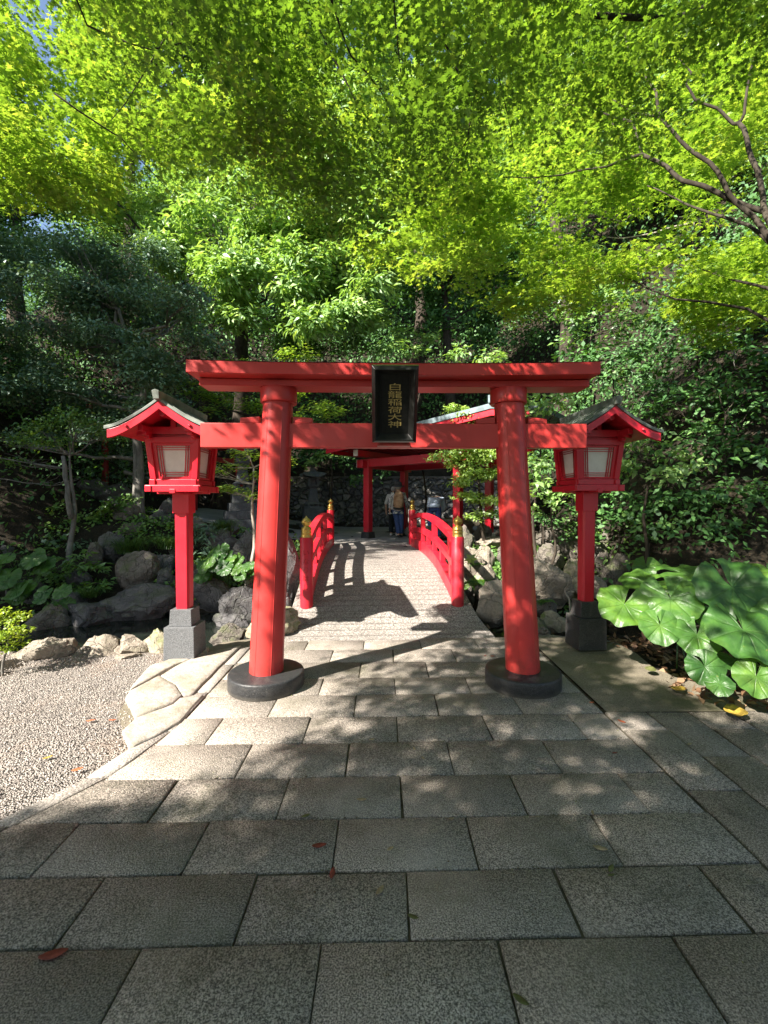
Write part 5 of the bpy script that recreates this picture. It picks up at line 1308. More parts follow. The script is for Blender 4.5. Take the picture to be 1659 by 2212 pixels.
in_tree('azalea_bush', 'yellow-green azalea bush catching the sun at the edge of the gravel', (5, 1462, 3.85), (20, 1370, 3.9), .018,
        [(15, 1335, 3.9, 26), (40, 1340, 3.95, 22), (-20, 1345, 3.9, 34), (52, 1365, 3.9, 18), (20, 1375, 3.8, 30), (-15, 1390, 3.8, 34), (30, 1400, 3.85, 20), (-50, 1340, 3.9, 40), (48, 1385, 3.9, 14)], 'azalea', OVAL, .030, 2100, 'bark2', 'shrub', per=10, spread=.07, up=.9, jit=.6, limbs=9)
# ---- trees out of the frame that shade the pond: they stand on the west slope
def plain_tree(name, label, x, y, h, w, mat, dens=26):
    z0 = H(x, y); bl = []
    for _ in range(26):
        u = rnd.uniform(.28, 1.0); a = rnd.uniform(0, 6.28); rr = w * (1 - .5 * abs(u - .5)) * rnd.uniform(.1, .75)
        bl.append(((x + rr * math.cos(a), y + rr * math.sin(a), z0 + h * u), (w * .36, w * .36, w * .30)))
    return make_tree(name, label, (x, y, z0 - .1), (x, y, z0 + h * .85), .22, bl, mat, OVAL, .22, dens, 'bark3', per=11, spread=.25, fill=.4)
plain_tree('evergreen_tree', 'dense evergreen on the west slope shading the pond', -11.6, 3.6, 14.4, 2.6, 'ever', 46)
plain_tree('evergreen_tree', 'dense evergreen nearest the gravel on the west slope', -11.6, .8, 11.2, 2.2, 'ever', 46)
plain_tree('evergreen_tree', 'second dense evergreen on the west slope, farther up the valley', -12.2, 7.4, 13.0, 2.7, 'ever', 44)
plain_tree('evergreen_tree', 'third dense evergreen on the west slope at the head of the pond', -11.8, 11.4, 10.0, 2.5, 'ever', 30)
plain_tree('evergreen_tree', 'bushy evergreen low on the west slope beside the pond', -8.6, 5.6, 6.4, 1.7, 'ever', 40)
plain_tree('evergreen_tree', 'big evergreen added out of view to the south east to block sky light', 5.4, -5.2, 9.0, 3.2, 'ever', 30)  # added behind the viewer, unseen, to keep sky light off the foreground
plain_tree('evergreen_tree', 'big evergreen added out of view directly behind the viewer to block sky light', .8, -9.0, 9.0, 3.4, 'ever', 30)  # unseen too, added to screen the sky from behind
plain_tree('evergreen_tree', 'dense evergreen added out of view to deepen the shade on the near paving', -6.6, -5.6, 9.4, 2.6, 'ever', 40)  # unseen, added for a darker foreground shade
plain_tree('evergreen_tree', 'evergreen added out of view to the south west to block sky light', -7.6, -9.2, 8.0, 3.2, 'ever', 30)  # another unseen sky screen, added behind the viewer

# ---- grass tufts, ferns, leopard plants
def tuft(label, px, py, Y, rad, hgt, k, mat='grass', name='grass_tuft'):
    c = at(px, py, Y); t = thing(name, label, 'grass', tuple(c), 0, 'sedge tufts on the bank'); V = []; Fc = []; A = []
    for i in range(k):
        a = rnd.uniform(0, 6.28); L = hgt * rnd.uniform(.7, 1.3); bx, by = rnd.gauss(0, rad * .25), rnd.gauss(0, rad * .25); w = .004 + .003 * rnd.random(); b0 = len(V)
        for j in range(5):
            u = j / 4; q = rad * 1.3 * u ** 1.3; z = L * (u * 1.7 - 1.25 * u * u); ww = w * (1 - u * .9)
            x, y = bx + math.cos(a) * q, by + math.sin(a) * q; V += [(x - math.sin(a) * ww, y + math.cos(a) * ww, z), (x + math.sin(a) * ww, y - math.cos(a) * ww, z)]
        v_ = rnd.random()
        for j in range(4): Fc.append((b0 + 2 * j, b0 + 2 * j + 1, b0 + 2 * j + 3, b0 + 2 * j + 2)); A.append(v_)
    np_mesh('blades', V, Fc, M[mat], t, face_attr=A); return t
tuft('arching sedge tuft on the bank above the round boulder', 283, 1195, 8.2, .42, .42, 420)
tuft('sedge tuft half hidden by the grey-based lamp post', 372, 1185, 8.4, .36, .36, 320)
tuft('sedge tuft on the terrace edge behind the grey-based lamp post', 480, 1150, 8.9, .30, .36, 260)
tuft('small sedge tuft above the overhanging ledge rock', 195, 1290, 7.0, .20, .2, 160)
def fern(label, px, py, Y, L, k, Z=None):
    c = at(px, py, Y); t = thing('fern', label, 'fern', tuple(c), 0, 'ferns'); P = []; N_ = []; T = []; Sz = []; mb = MB()
    for i in range(k):
        a = R(rnd.uniform(-60, 240)); pts = []
        for j in range(9):
            u = j / 8; pts.append(Vector((math.cos(a) * L * u, math.sin(a) * L * u * .8, L * (.75 * u - .95 * u * u))))
        mb.tube(pts, [.004] * 9, 4)
        for j in range(1, 25):
            u = j / 25; f = u * 8; q = pts[int(f)].lerp(pts[min(8, int(f) + 1)], f - int(f)); sd = Vector((-math.sin(a), math.cos(a), -.1))
            for s_ in (-1, 1):
                P.append(q); N_.append((0, 0, 1)); T.append(sd * s_ + Vector((math.cos(a), math.sin(a), 0)) * .4); Sz.append(L * .22 * math.sin(math.pi * (.15 + .85 * u)) + .01)
    mb.build('frond_stem', M['grass'], t); put_leaves('fronds', P, np.array(N_) + rng.normal(size=(len(P), 3)) * .12, Sz, M['mid'], LANCE, t, np.array(T), .97)
    return t
fern('long green fern hanging down beside the bridge post', 1042, 1265, 6.2, .36, 22)
fern('small yellow-green fern by the water spout stones', 1180, 1300, 5.6, .14, 14)
fern('little bright fern rooted in the sunlit bank wall', 1030, 1220, 7.3, .14, 12)

n = NT('leopard_leaf'); p = n.co()
at_ = n.node('ShaderNodeAttribute', attribute_name='var'); gx_ = n.node('ShaderNodeAttribute', attribute_name='vein')
c = n.ramp(n.noise(6, 5, .6), [(.3, (.026, .075, .014)), (.55, (.055, .135, .022)), (.75, (.105, .20, .032))])
oi = n.node('ShaderNodeObjectInfo'); c = n.mix(1.0, c, n.ramp(oi.outputs['Random'], [(0, (.62, .75, .8)), (.5, (1, 1, 1)), (1, (1.45, 1.3, .9))]), 'MULTIPLY')
c = n.mix(n.mapr(gx_.outputs['Fac'], .45, 1, 0, .40), c, (.14, .23, .08))
c = n.mix(n.mapr(n.noise(23, 5, .7), .64, .72, 0, .7), c, (.20, .20, .04))
c = n.mix(n.mapr(n.noise(9, 6, .8, dist=1.0), .68, .74, 0, .8), c, (.16, .09, .03))
d = n.bsdf(c, n.mapr(n.noise(18), .3, .7, .32, .55), n.bump(n.math('ADD', n.math('MULTIPLY', gx_.outputs['Fac'], .8), n.noise(12, 4, .6)), .5, .02), .5)
tr = n.node('ShaderNodeBsdfTranslucent'); n.put(tr.inputs[0], (.16, .34, .03)); mx = n.node('ShaderNodeMixShader'); mx.inputs[0].default_value = .22
n.t.links.new(d.outputs[0], mx.inputs[1]); n.t.links.new(tr.outputs[0], mx.inputs[2]); n.t.links.new(mx.outputs[0], n.out.inputs[0]); M['leopard'] = n.m
def leopard_leaf(parent, c, rad, normal, tipdir, stem_base, mat='leopard', seed=0):
    """kidney-shaped blade with wavy rim, notch at the stalk and radiating veins; c in the parent's space"""
    nrm = Vector(normal).normalized(); t = Vector(tipdir); t = (t - nrm * t.dot(nrm)).normalized(); b = t.cross(nrm)
    NA, NRr = 96, 8; V = []; Vn = []
    for i in range(NA + 1):
        a = R(-171) + R(342) * i / NA; ve = abs(math.cos(a * 4.6 + .5 * math.sin(a * 2 + seed) + seed)) ** 34
        rim = rad * (1 + .018 * math.sin(a * 13 + seed) + .09 * mnoise.noise((a * 1.5, seed, 0))) * (1.0 - .10 * abs(a) / math.pi)
        for j in range(NRr + 1):
            u = j / NRr; r_ = rim * u
            zz = rad * (-.16 * u * u + .16 * u + .08 * u * u * math.sin(a * 3 + seed) + .04 * u ** 3 * math.sin(a * 8 + seed * 2) - .008 * ve * u + .11 * mnoise.noise((u * 2 * math.cos(a), u * 2 * math.sin(a), seed)))
            q = t * (math.cos(a) * r_) + b * (math.sin(a) * r_) + nrm * zz; V.append(tuple(Vector(c) + q)); Vn.append(ve * (1 - .5 * u))
    Fc = []
    for i in range(NA):
        for j in range(NRr): k = i * (NRr + 1) + j; Fc.append((k, k + 1, k + NRr + 2, k + NRr + 1))
    o = np_mesh('leaf', V, Fc, M[mat], parent, smooth=True)
    at2 = o.data.attributes.new('vein', 'FLOAT', 'POINT'); at2.data.foreach_set('value', np.array(Vn, dtype=np.float32))
    mb = MB(); s_ = Vector(stem_base); mid = s_.lerp(Vector(c), .55) + Vector((0, 0, .04)); mid.x = s_.x * .7 + c[0] * .3; mid.y = s_.y * .7 + c[1] * .3
    pts = [s_ * (1 - u) ** 2 + mid * 2 * u * (1 - u) + Vector(c) * u * u for u in [i / 8 for i in range(9)]]
    mb.tube(pts, [.008 - .004 * i / 8 for i in range(9)], 7); mb.build('stalk', M['grass'], o, smooth=True)
    return o
def leopard(label, leaves, base, group='leopard plants', name='leopard_plant', tilt=(-.35, -.45, .8)):
    t = thing(name, label, 'plant', base, 0, group); b0 = Vector(base)
    for i, L in enumerate(leaves):
        px, py, w, Y = L[:4]; nn = Vector(L[4] if len(L) > 4 else tilt) + Vector((rnd.uniform(-.18, .18), rnd.uniform(-.18, .18), 0))
        c = at(px, py, Y) - b0; rad = w / 2 * Y / 950 * .96
        tip = L[5] if len(L) > 5 else (rnd.uniform(-.7, .3), -1, -.35)
        leopard_leaf(t, tuple(c), rad, nn, tip, (rnd.uniform(-.14, .14), rnd.uniform(-.12, .12), 0), seed=i * 2.3 + px)

    return t
b = gr(1530, 1470)
leopard('big leopard plant with huge glossy round leaves beside the black lamp base',
    [(1348, 1305, 118, 3.85, (-.30, -.62, .70), (-.8, -.7, -.5)), (1395, 1258, 112, 4.1, (-.2, -.35, .9), (-.9, -.2, 0)), (1448, 1292, 135, 3.75, (-.3, -.6, .75), (-.2, -1, -.4)),
     (1582, 1268, 165, 3.6, (-.2, -.72, .66), (.1, -1, -.3)), (1470, 1236, 105, 4.25, (-.1, -.2, .95), (.8, -.3, .1)), 
     (1425, 1352, 95, 3.55, (-.3, -.6, .7)), (1505, 1372, 105, 3.45, (-.35, -.65, .7), (-.5, -.8, -.4)), (1605, 1362, 165, 3.25, (-.25, -.6, .75), (-.1, -1, -.4)),
     (1523, 1440, 88, 3.15, (-.2, -.8, .55), (.3, -.6, -.6)), (1632, 1462, 92, 3.05, (-.3, -.75, .6), (-.5, -.6, -.6)), (1650, 1300, 100, 3.7, (-.2, -.5, .85)),
     (1545, 1338, 84, 3.75), (1590, 1425, 80, 3.35), (1395, 1222, 60, 4.5), (1555, 1478, 60, 3.05), (1660, 1400, 110, 3.2), (1620, 1235, 80, 4.0), (1700, 1340, 140, 3.3)], (b.x, b.y + .15, .02))
def clump(label, cx, cy, Y, sp, k, wmin, wmax, vs=.7):
    base = at(cx, cy + sp * vs + 10, Y + .1); L = []
    for i in range(k):
        a = rnd.uniform(0, 6.28); q = sp * rnd.random() ** .5
        L.append((cx + math.cos(a) * q, cy + math.sin(a) * q * vs, rnd.uniform(wmin, wmax), Y + rnd.uniform(-.3, .15), (rnd.uniform(-.5, .2), -.6, .65)))
    return leopard(label, L, tuple(base))
clump('leopard plant clump with overlapping round leaves beside the torii pillar over the pond', 480, 1225, 7.2, 52, 22, 30, 48)
clump('broad-leaved clump leaning out over the shaded pool', 45, 1240, 6.9, 75, 22, 36, 58, .6)
clump('dark leopard plant clump high on the bank at the picture edge', 15, 1125, 9.0, 36, 10, 26, 38, .8)
clump('small leopard plant below the pale sapling stem', 530, 1235, 6.9, 22, 7, 26, 36)
clump('few round leaves drooping towards the pond water', 120, 1295, 6.6, 46, 7, 30, 46, .5)

# little star-shaped seedling in sun by the bridge post
def sprout(label, px, py, Y, r_, k=6):
    c = at(px, py, Y); t = thing('seedling', label, 'seedling', tuple(c), 0)
    P = [(0, 0, 0)] * k; T = [(math.cos(a), -.3, math.sin(a)) for a in [6.28 * i / k for i in range(k)]]
    put_leaves('leaves', P, np.array([(-.3, -.8, .5)] * k) + rng.normal(size=(k, 3)) * .1, [r_] * k, M['box'], OVAL, t, np.array(T), 1.0)
    mb = MB(); mb.tube([(0, .02, 0), (.01, .05, -.16)], .004, 5); mb.build('stem', M['grass'], t)
sprout('star-shaped lime seedling in the sun beside the engraved bridge post', 1017, 1207, 6.4, .11)
sprout('tiny bright seedling on the moss of the ochre boulder', 470, 1380, 5.0, .05, 7)
# dead sticks and twigs by the bank
mb = MB(); mb.tube(wob(at(1240, 1335, 5.6), at(1218, 1270, 5.9), 5, .2, 4), .011, 6); o = mb.build('stick', M['bark4'], None); tag(o, 'pale stick standing by the mossy stones behind the black-based lamp post', 'stick')

# ================================================================== MAPLES OVERHEAD
mt = thing('maple_tree', 'overhanging maple with spreading dark branches and star-shaped leaves above the gate', 'tree', (3.75, 3.2, 0))
b0 = Vector((3.75, 3.2, 0))
def dz(x, y): return (1065 + x / 2.7925, y / 2.7925)
def dz6(x, y): return (1065 + x / 2.7925, 486 + y / 2.7925)
def branch(mb, pts, d0, d1, r0, r1):
    n_ = len(pts); out = []; rad = []
    for i, p in enumerate(pts):
        u = i / (n_ - 1); out.append(at(p[0], p[1], d0 + (d1 - d0) * u)); rad.append(r0 + (r1 - r0) * u)
    # finer, gently irregular
    o2 = []; r2 = []
    for i in range(n_ - 1):
        for t_ in (0, .34, .67): 
            q = out[i].lerp(out[i + 1], t_); q += Vector((mnoise.noise(q * 3), mnoise.noise(q * 3 + Vector((9, 0, 0))), mnoise.noise(q * 3 + Vector((0, 9, 0))))) * .025; o2.append(q - b0); r2.append(rad[i] + (rad[i + 1] - rad[i]) * t_)
    o2.append(out[-1] - b0); r2.append(rad[-1]); mb.tube(o2, r2, 8); return out
mb = MB()
root = at(1690, 545, 3.75) - b0
mb.tube([(0, 0, -.2), (.02, .05, .8), (-.02, .12, 1.7), (-.12, .25, 2.7), tuple(root)], [.12, .10, .085, .07, .042], 12)
zz = lambda L: [dz(*p) for p in L]
branch(mb, zz([(1740, 1530), (1640, 1290), (1635, 1180), (1560, 950), (1500, 800), (1480, 740)]), 3.75, 4.3, .025, .018)
branch(mb, zz([(1485, 745), (1515, 690), (1545, 500), (1580, 340), (1680, 200), (1720, 60)]), 4.3, 4.2, .015, .006)
branch(mb, zz([(1480, 745), (1450, 750), (1350, 660), (1220, 590), (1170, 510), (1200, 430), (1110, 350), (1020, 240)]), 4.3, 4.7, .017, .005)
branch(mb, zz([(1740, 1500), (1640, 1270), (1480, 1210), (1300, 1150), (1150, 1090), (1050, 1000), (890, 930)]), 3.75, 4.5, .024, .018)
branch(mb, zz([(890, 930), (880, 870), (840, 730), (740, 700), (610, 650), (520, 630), (300, 630)]), 4.5, 5.0, .016, .005)
branch(mb, zz([(890, 930), (820, 950), (680, 1000), (560, 1020), (420, 1060), (250, 1075), (60, 1070)]), 4.5, 5.2, .016, .005)
branch(mb, zz([(1740, 1560), (1640, 1420), (1560, 1300), (1430, 1170), (1300, 990), (1180, 880), (1070, 770), (1000, 700), (985, 560), (900, 450), (840, 400), (800, 250), (760, 60)]), 3.75, 4.7, .025, .006)
branch(mb, zz([(1000, 700), (860, 680), (780, 650), (700, 600)]), 4.3, 4.6, .010, .004)
branch(mb, zz([(1740, 1550), (1550, 1350), (1330, 1290), (1200, 1240), (1080, 1190), (930, 1120)]), 3.9, 4.9, .017, .006)
branch(mb, [dz6(*p) for p in [(1760, 600), (1659, 570), (1540, 510), (1300, 460), (1100, 440), (950, 390), (860, 340), (720, 300), (480, 240)]], 3.9, 5.2, .016, .004)
branch(mb, [dz6(*p) for p in [(1760, 420), (1659, 380), (1510, 345), (1360, 310), (1230, 250)]], 3.9, 4.8, .018, .006)
mb.build('trunk', M['bark'], mt, smooth=True)
for pts, d0, d1, r0, r1 in [([(1180, -60), (1240, 35), (1320, 38), (1460, 40), (1640, -30)], 2.6, 3.0, .013, .020), ([(640, -40), (690, 60), (770, 230), (830, 300)], 3.0, 3.4, .010, .003), ([(945, -60), (960, 100), (1020, 220), (1010, 300), (960, 380)], 2.7, 3.0, .009, .003), ([(160, -20), (190, 60), (330, 110), (460, 80)], 3.0, 3.2, .007, .003),
                            ([(700, -50), (760, 120), (850, 240)], 2.6, 3.0, .008, .003), ([(420, -40), (330, 130), (240, 260)], 3.4, 3.8, .008, .003), ([(1000, -40), (1080, 160), (1110, 330)], 2.9, 3.6, .007, .003), ([(850, -50), (860, 150), (905, 300)], 2.5, 2.9, .006, .002), ([(120, 200), (260, 300), (380, 430)], 3.6, 4.2, .008, .003)]:
    mb = MB(); branch(mb, pts, d0, d1, r0, r1); mb.build('branch', M['bark'], mt, smooth=True)

def spray_leaves(centres, per, rad, size, jit, droop=.25):
    """flat fans of leaves: each centre carries a drooping plate of leaves on two fine twigs"""
    P = []; N_ = []; T = []; Sz = []; Vv = []
    for c in centres:
        c = np.array(c); a0 = rnd.uniform(0, 6.28); r_ = rad * rnd.uniform(.6, 1.3); n_ = int(per * rnd.uniform(.6, 1.3))
        u = rng.uniform(0, 1, n_) ** .6; a = a0 + rng.normal(0, 1.1, n_)
        off = np.stack([np.cos(a) * u * r_, np.sin(a) * u * r_, rng.normal(0, .035, n_) - droop * r_ * u * u], 1)
        P.append(c + off); tilt = rng.normal(0, jit, (n_, 3)); N_.append(np.array([0, 0, 1.0]) + tilt + off * np.array([1, 1, 0]) * .5)
        T.append(np.stack([np.cos(a), np.sin(a), np.full(n_, -.3)], 1)); Sz.append(size * rng.uniform(.65, 1.25, n_)); Vv.append(np.clip(rnd.gauss(.45, .18) + rng.normal(0, .2, n_), 0, 1))
    return [np.concatenate(q) for q in (P, N_, T, Sz, Vv)]
def region_centres(poly, d0, d1, n_, dfun=None):
    xs_ = [p[0] for p in poly]; ys_ = [p[1] for p in poly]; f = inpoly(poly); out = []
    while len(out) < n_:                       # boughs: a few fans of leaves lie on one level, then a gap
        x, y = rnd.uniform(min(xs_), max(xs_)), rnd.uniform(min(ys_), max(ys_))
        if not f(x, y): continue
        c = at(x, y, dfun(x, y) if dfun else rnd.uniform(d0, d1)); a = rnd.uniform(0, 6.28); ln = rnd.uniform(.25, .75)
        for j in range(4):
            t_ = (j - 1.5) * .5 * ln; out.append((c.x + math.cos(a) * t_ + rnd.gauss(0, .10), c.y + math.sin(a) * t_ + rnd.gauss(0, .10), c.z + rnd.gauss(0, .035) - .12 * abs(t_)))
    return out
R1 = [(250, -120), (1720, -120), (1720, 130), (1450, 150), (1250, 215), (1130, 330), (1000, 400), (900, 380), (840, 330), (740, 420), (640, 400), (560, 330), (470, 300), (330, 210), (250, 100)]
R1b = [(560, 300), (720, 300), (860, 320), (900, 420), (800, 470), (690, 440), (600, 380)]
R3 = [(850, 250), (1130, 240), (1300, 170), (1720, 90), (1720, 470), (1500, 470), (1360, 440), (1260, 430), (1130, 500), (1010, 590), (930, 580), (830, 520), (900, 400)]
R3b_far = True
R3b = [(830, 520), (900, 390), (1010, 360), (1100, 400), (1060, 480), (980, 590), (900, 560)]
R4 = [(1100, 690), (1130, 570), (1220, 520), (1330, 540), (1480, 560), (1650, 520), (1700, 640), (1560, 660), (1400, 620), (1270, 590), (1170, 670)]
R5 = [(1560, 560), (1720, 500), (1720, 720), (1620, 690)]
def sky_gap(c):
    x = 829.5 + 950 * c[0] / c[1]; y = 1106 - 950 * ((c[2] - CAMZ) / c[1]) - 18
    g = max(math.exp(-((x - 75) / 75) ** 2 - ((y - 55) / 95) ** 2), .8 * math.exp(-((x - 150) / 60) ** 2 - ((y - 150) / 60) ** 2)); return 1.5 * g
R2 = [(-80, -60), (250, -100), (330, 200), (470, 260), (520, 285), (430, 300), (350, 315), (250, 345), (130, 425), (40, 425), (-80, 400)]
cs = region_centres(R1, 2.15, 3.5, 216) + region_centres(R1b, 2.6, 3.3, 28)
P, N_, T, Sz, Vv = spray_leaves(cs, 165, .34, .043, .36)
put_leaves('crown', P - np.array(b0), N_, Sz, M['maple'], STAR, mt, T, .7, Vv)
cs = region_centres(R3, 4.4, 6.8, 236, lambda x, y: rnd.uniform(4.4, 6.8) if x < 1120 else rnd.uniform(5.1, 7.0)) + region_centres(R3b, 5.4, 6.6, 64) + region_centres(R4, 4.6, 6.2, 84) + region_centres(R5, 4.2, 5.2, 20)
P, N_, T, Sz, Vv = spray_leaves(cs, 96, .36, .074, .32)
put_leaves('crown', P - np.array(b0), N_, Sz, M['maple2'], STAR5 * 1.25, mt, T, .7, Vv)
m2 = thing('maple_tree', 'maple whose sunlit sprays hang in from the upper corner beside the patch of sky', 'tree', (-2.6, -5.2, 0)); b2 = Vector((-2.6, -5.2, 0))
mb = MB(); mb.tube([(0, 0, -.2), (.1, .1, 1.5), (.2, .3, 3.0), (.2, .8, 4.6), (.1, 1.8, 6.4)], [.16, .14, .12, .09, .05], 12)
for a_, b_ in (((.2, .3, 3.0), (2.2, 2.0, 5.2)), ((.2, .8, 4.6), (1.6, 4.6, 6.6)), ((.2, .8, 4.6), (-2.4, 2.6, 5.6)), ((.2, .3, 3.0), (3.4, -1.2, 5.0)), ((.2, .3, 3), (-2.4, .3, 4.6)), ((.2, .8, 4.4), (-2.6, -2.4, 5.4)), ((.1, 1.8, 6.4), (.2, 7.6, 7.6))):
    mb.tube(wob(a_, b_, 8, .25, rnd.uniform(0, 50)), [.05 - .005 * i for i in range(9)], 7)
mb.build('trunk', M['bark'], m2, smooth=True)
cs = [c for c in region_centres(R2, 5.2, 7.4, 330) if rnd.random() > sky_gap(c)]
P, N_, T, Sz, Vv = spray_leaves(cs, 100, .42, .084, .34)
f_ = np.ones(len(P), bool)
put_leaves('crown', P - np.array(b2), N_, Sz, M['maple2'], STAR5 * 1.25, m2, T, .7, Vv)
# the part of the crown over and behind the viewer: it shades the near paving
def shade(gx, gy):
    e = 2.20 + .12 * (gx + 1.7) if gx < -.6 else (2.36 + .65 * (gx + .6) if gx < -.2 else 2.66 + 1.75 * (gx + .2))
    e = min(e, 5.0)
    d = gy - e
    if gx > 2.2 and 2.9 < gy < 4.75: return .13
    if gx < -1.2 and d > -.25: return 0
    if d < -.45: return 1.0
    if d < .55: return .50 - .44 * (d + .45) / 1.0 * (1 if gx < -.6 else .55)
    if gx > 2.15 and 2.9 < gy < 4.75: return .10
    if gx > 1.9 and gy < 6.4: return .40 if gx < 2.3 else .52
    if gx > .4 and d < 1.0: return .14
    return .012
def over_centres(n_):
    out = []
    while len(out) < n_:
        z = rnd.uniform(4.0, 6.4); k = z / .824; gx, gy = rnd.uniform(-2.9, 4.4), rnd.uniform(-1.2, 6.4)
        if rnd.random() > shade(gx, gy): continue
        x, y = gx - .77 * k, gy - .64 * k
        if y > 1.25 and abs(x) < y * 1.0: continue
        out.append((x, y, z))
    return out
cs = over_centres(900)
cs += [(rnd.uniform(.2, 5.5), rnd.uniform(-5.5, .7), rnd.uniform(3.8, 6.2)) for _ in range(260)]  # unseen sprays added to close off the sky above the foreground
k = 0
while k < 420:
    z = rnd.uniform(4.2, 6.4); gx, gy = rnd.uniform(-2.9, 3.4), rnd.uniform(-.4, 2.0); x, y = gx - .77 * z / .824, gy - .64 * z / .824
    if y < 1.0: cs.append((x, y, z)); k += 1
# an unseen higher storey, added to keep the sprays over the gate in shade
cs += [(rnd.uniform(-4.4, .6), rnd.uniform(.2, 2.0), rnd.uniform(5.8, 7.2)) for _ in range(80)]
P, N_, T, Sz, Vv = spray_leaves(cs, 76, .36, .098, .3)
put_leaves('crown', P - np.array(b2), N_, Sz, M['maple'], STAR, m2, T, .7, Vv)

# ================================================================== LEAF LITTER AND SINGLE FALLEN LEAVES
k = 2600; lx = rng.uniform(1.9, 5.2, k); ly = rng.uniform(2.75, 4.9, k)
ok = (lx > 2.45 + .28 * np.sin(ly * 5) * .4 + np.maximum(0, 3.35 - ly) * 1.1) & (ly > 2.9)
lx, ly = lx[ok], ly[ok]; k = len(lx)
P = np.stack([lx, ly, np.array([max(H(x, y), -.02) for x, y in zip(lx, ly)]) + rng.uniform(.005, .05, k)], 1)
o = put_leaves('leaf_litter', P, rng.normal(size=(k, 3)) * .45 + np.array([0, 0, 1]), rng.uniform(.05, .12, k), M['litter'], OVAL)
tag(o, 'brown leaf litter on the bed under the big leopard plant', 'leaf litter', kind='stuff')
def fallen(px, py, L, col, label, rot, z=.006, broad=.42, curl=.25, name='fallen_leaf'):
    c = gr(px, py, z); mb = MB(); NL = 8
    for i in range(NL + 1):
        u = i / NL; w = L * broad * .5 * math.sin(math.pi * min(1, u * .92 + .04)) ** .8; x = (u - .5) * L; zc = curl * L * (u - .5) ** 2
        mb.v += [(x, -w, zc + curl * w * .5), (x, 0, zc), (x, w, zc + curl * w * .5)]
    for i in range(NL):
        a = 3 * i; mb.f += [(a, a + 1, a + 4, a + 3)[::-1], (a + 1, a + 2, a + 5, a + 4)[::-1]]
    o = mb.build(name, M[col], None, smooth=True); o.location = c; o.rotation_euler = (rnd.uniform(-.1, .1), rnd.uniform(-.1, .1), rot)
    s_ = o.modifiers.new('Solid', 'SOLIDIFY'); s_.thickness = .0012
    return tag(o, label, 'leaf', 'single leaves fallen on the ground')
M['lred'] = mat_simple('red_brown_leaf', (.20, .045, .028), .6, .3, 0, 60, .4)
M['lorange'] = mat_simple('orange_leaf', (.55, .13, .05), .6, .3, 0, 60, .3)
M['ltan'] = mat_simple('tan_leaf', (.33, .26, .15), .7, .3, 0, 60, .3)
M['lolive'] = mat_simple('olive_leaf', (.11, .12, .04), .7, .3, 0, 60, .3)
M['lyellow'] = mat_simple('yellow_dead_leaf', (.44, .30, .05), .7, .3, 0, 30, .5)
for a in [
    (690, 1826, .062, 'lred', 'broad red-brown leaf at the centre of a paving slab', .1), (718, 1886, .052, 'lred', 'narrow red-brown leaf lying across a paving joint', 1.5),
    (821, 1923, .050, 'ltan', 'tan leaf standing upright on the shaded slab below the gate', 1.0), (781, 1727, .052, 'ltan', 'pale tan leaf just inside the dappled edge of the shade', -.1),
    (843, 1833, .034, 'ltan', 'tiny crumpled leaf on the roughest paving slab', .6), (1297, 1832, .058, 'ltan', 'tan pointed leaf near the slanting joint', -.5),
    (1320, 1876, .045, 'lolive', 'olive curled leaf resting on a cross joint', .8), (975, 1768, .030, 'ltan', 'small pale leaf on the third slab course', .3),
    (1280, 1755, .032, 'ltan', 'small upright leaf at the head of the slanting joint', 1.2), (660, 1762, .042, 'lolive', 'dark olive leaf along a slab rim', .4),
    (803, 1597, .036, 'ltan', 'small leaf in the sunny patch before the gate', .4), (895, 1617, .030, 'ltan', 'crinkled leaf between two spots of sun', 1.9),
    (914, 1637, .030, 'ltan', 'tiny leaf a hand away from the crinkled one', 2.2), (1343, 1558, .050, 'lorange', 'pinkish leaf beside the edge line of the paving', -.7),
    (1490, 1607, .040, 'ltan', 'round tan leaf on the long edging slabs', .5), (1328, 1626, .030, 'lred', 'dark red leaf on the striped slab', .1),
    (1278, 1517, .036, 'lorange', 'orange leaf beside the dark pillar base', 0), (1048, 1416, .036, 'lred', 'bright red leaf on the paving before the bridge', .6),
    (1064, 1417, .042, 'lorange', 'orange leaf on the paving before the bridge', .2), (1074, 1450, .036, 'ltan', 'dry leaf near the shaded torii pillar', 1.3),
    (167, 1662, .055, 'lorange', 'orange-red leaf lying alone on the gravel', .5), (197, 1556, .060, 'lorange', 'long red leaf on the sunlit gravel', .15),
    (243, 1555, .045, 'lorange', 'short red leaf at the sunny rim of the gravel', .3), (103, 1636, .050, 'lyellow', 'thin yellow leaf on the gravel', .6),
    (115, 2062, .085, 'lred', 'dark red leaf lying along a wide joint', .25), (1320, 1890, .030, 'lolive', 'fragment of olive leaf under the curled one', .2),
    (1125, 2160, .050, 'lolive', 'faint olive leaf at a dark slab corner', -.7), (892, 1980, .040, 'lolive', 'withered thin leaf in the deep shade', -.4)]:
    fallen(*a)
fallen(1590, 1545, .17, 'lyellow', 'large crumpled yellow leaf at the edge of the leaf litter', 1.3, .02, .8, .9, 'dead_leaf')
fallen(1465, 1492, .12, 'lyellow', 'yellow-brown curled leaf under the big leopard plant', .4, .03, .8, .8, 'dead_leaf')
fallen(1405, 1448, .11, 'lolive', 'fading green leaf tipped over onto the leaf litter', .9, .05, .8, .6, 'dead_leaf')
shrub('creeper with small dark leaves draped over the upper stones beside the shaded torii pillar', [(1120, 1140, 8.2, 26, .6), (1160, 1125, 8.1, 28, .6), (1200, 1140, 7.9, 28, .6), (1230, 1165, 7.5, 24, .6), (1090, 1120, 8.6, 24, .6), (1260, 1140, 7.4, 26, .6)], 'ever', OVAL, .075, 260, per=11, spread=.14, jit=.6)
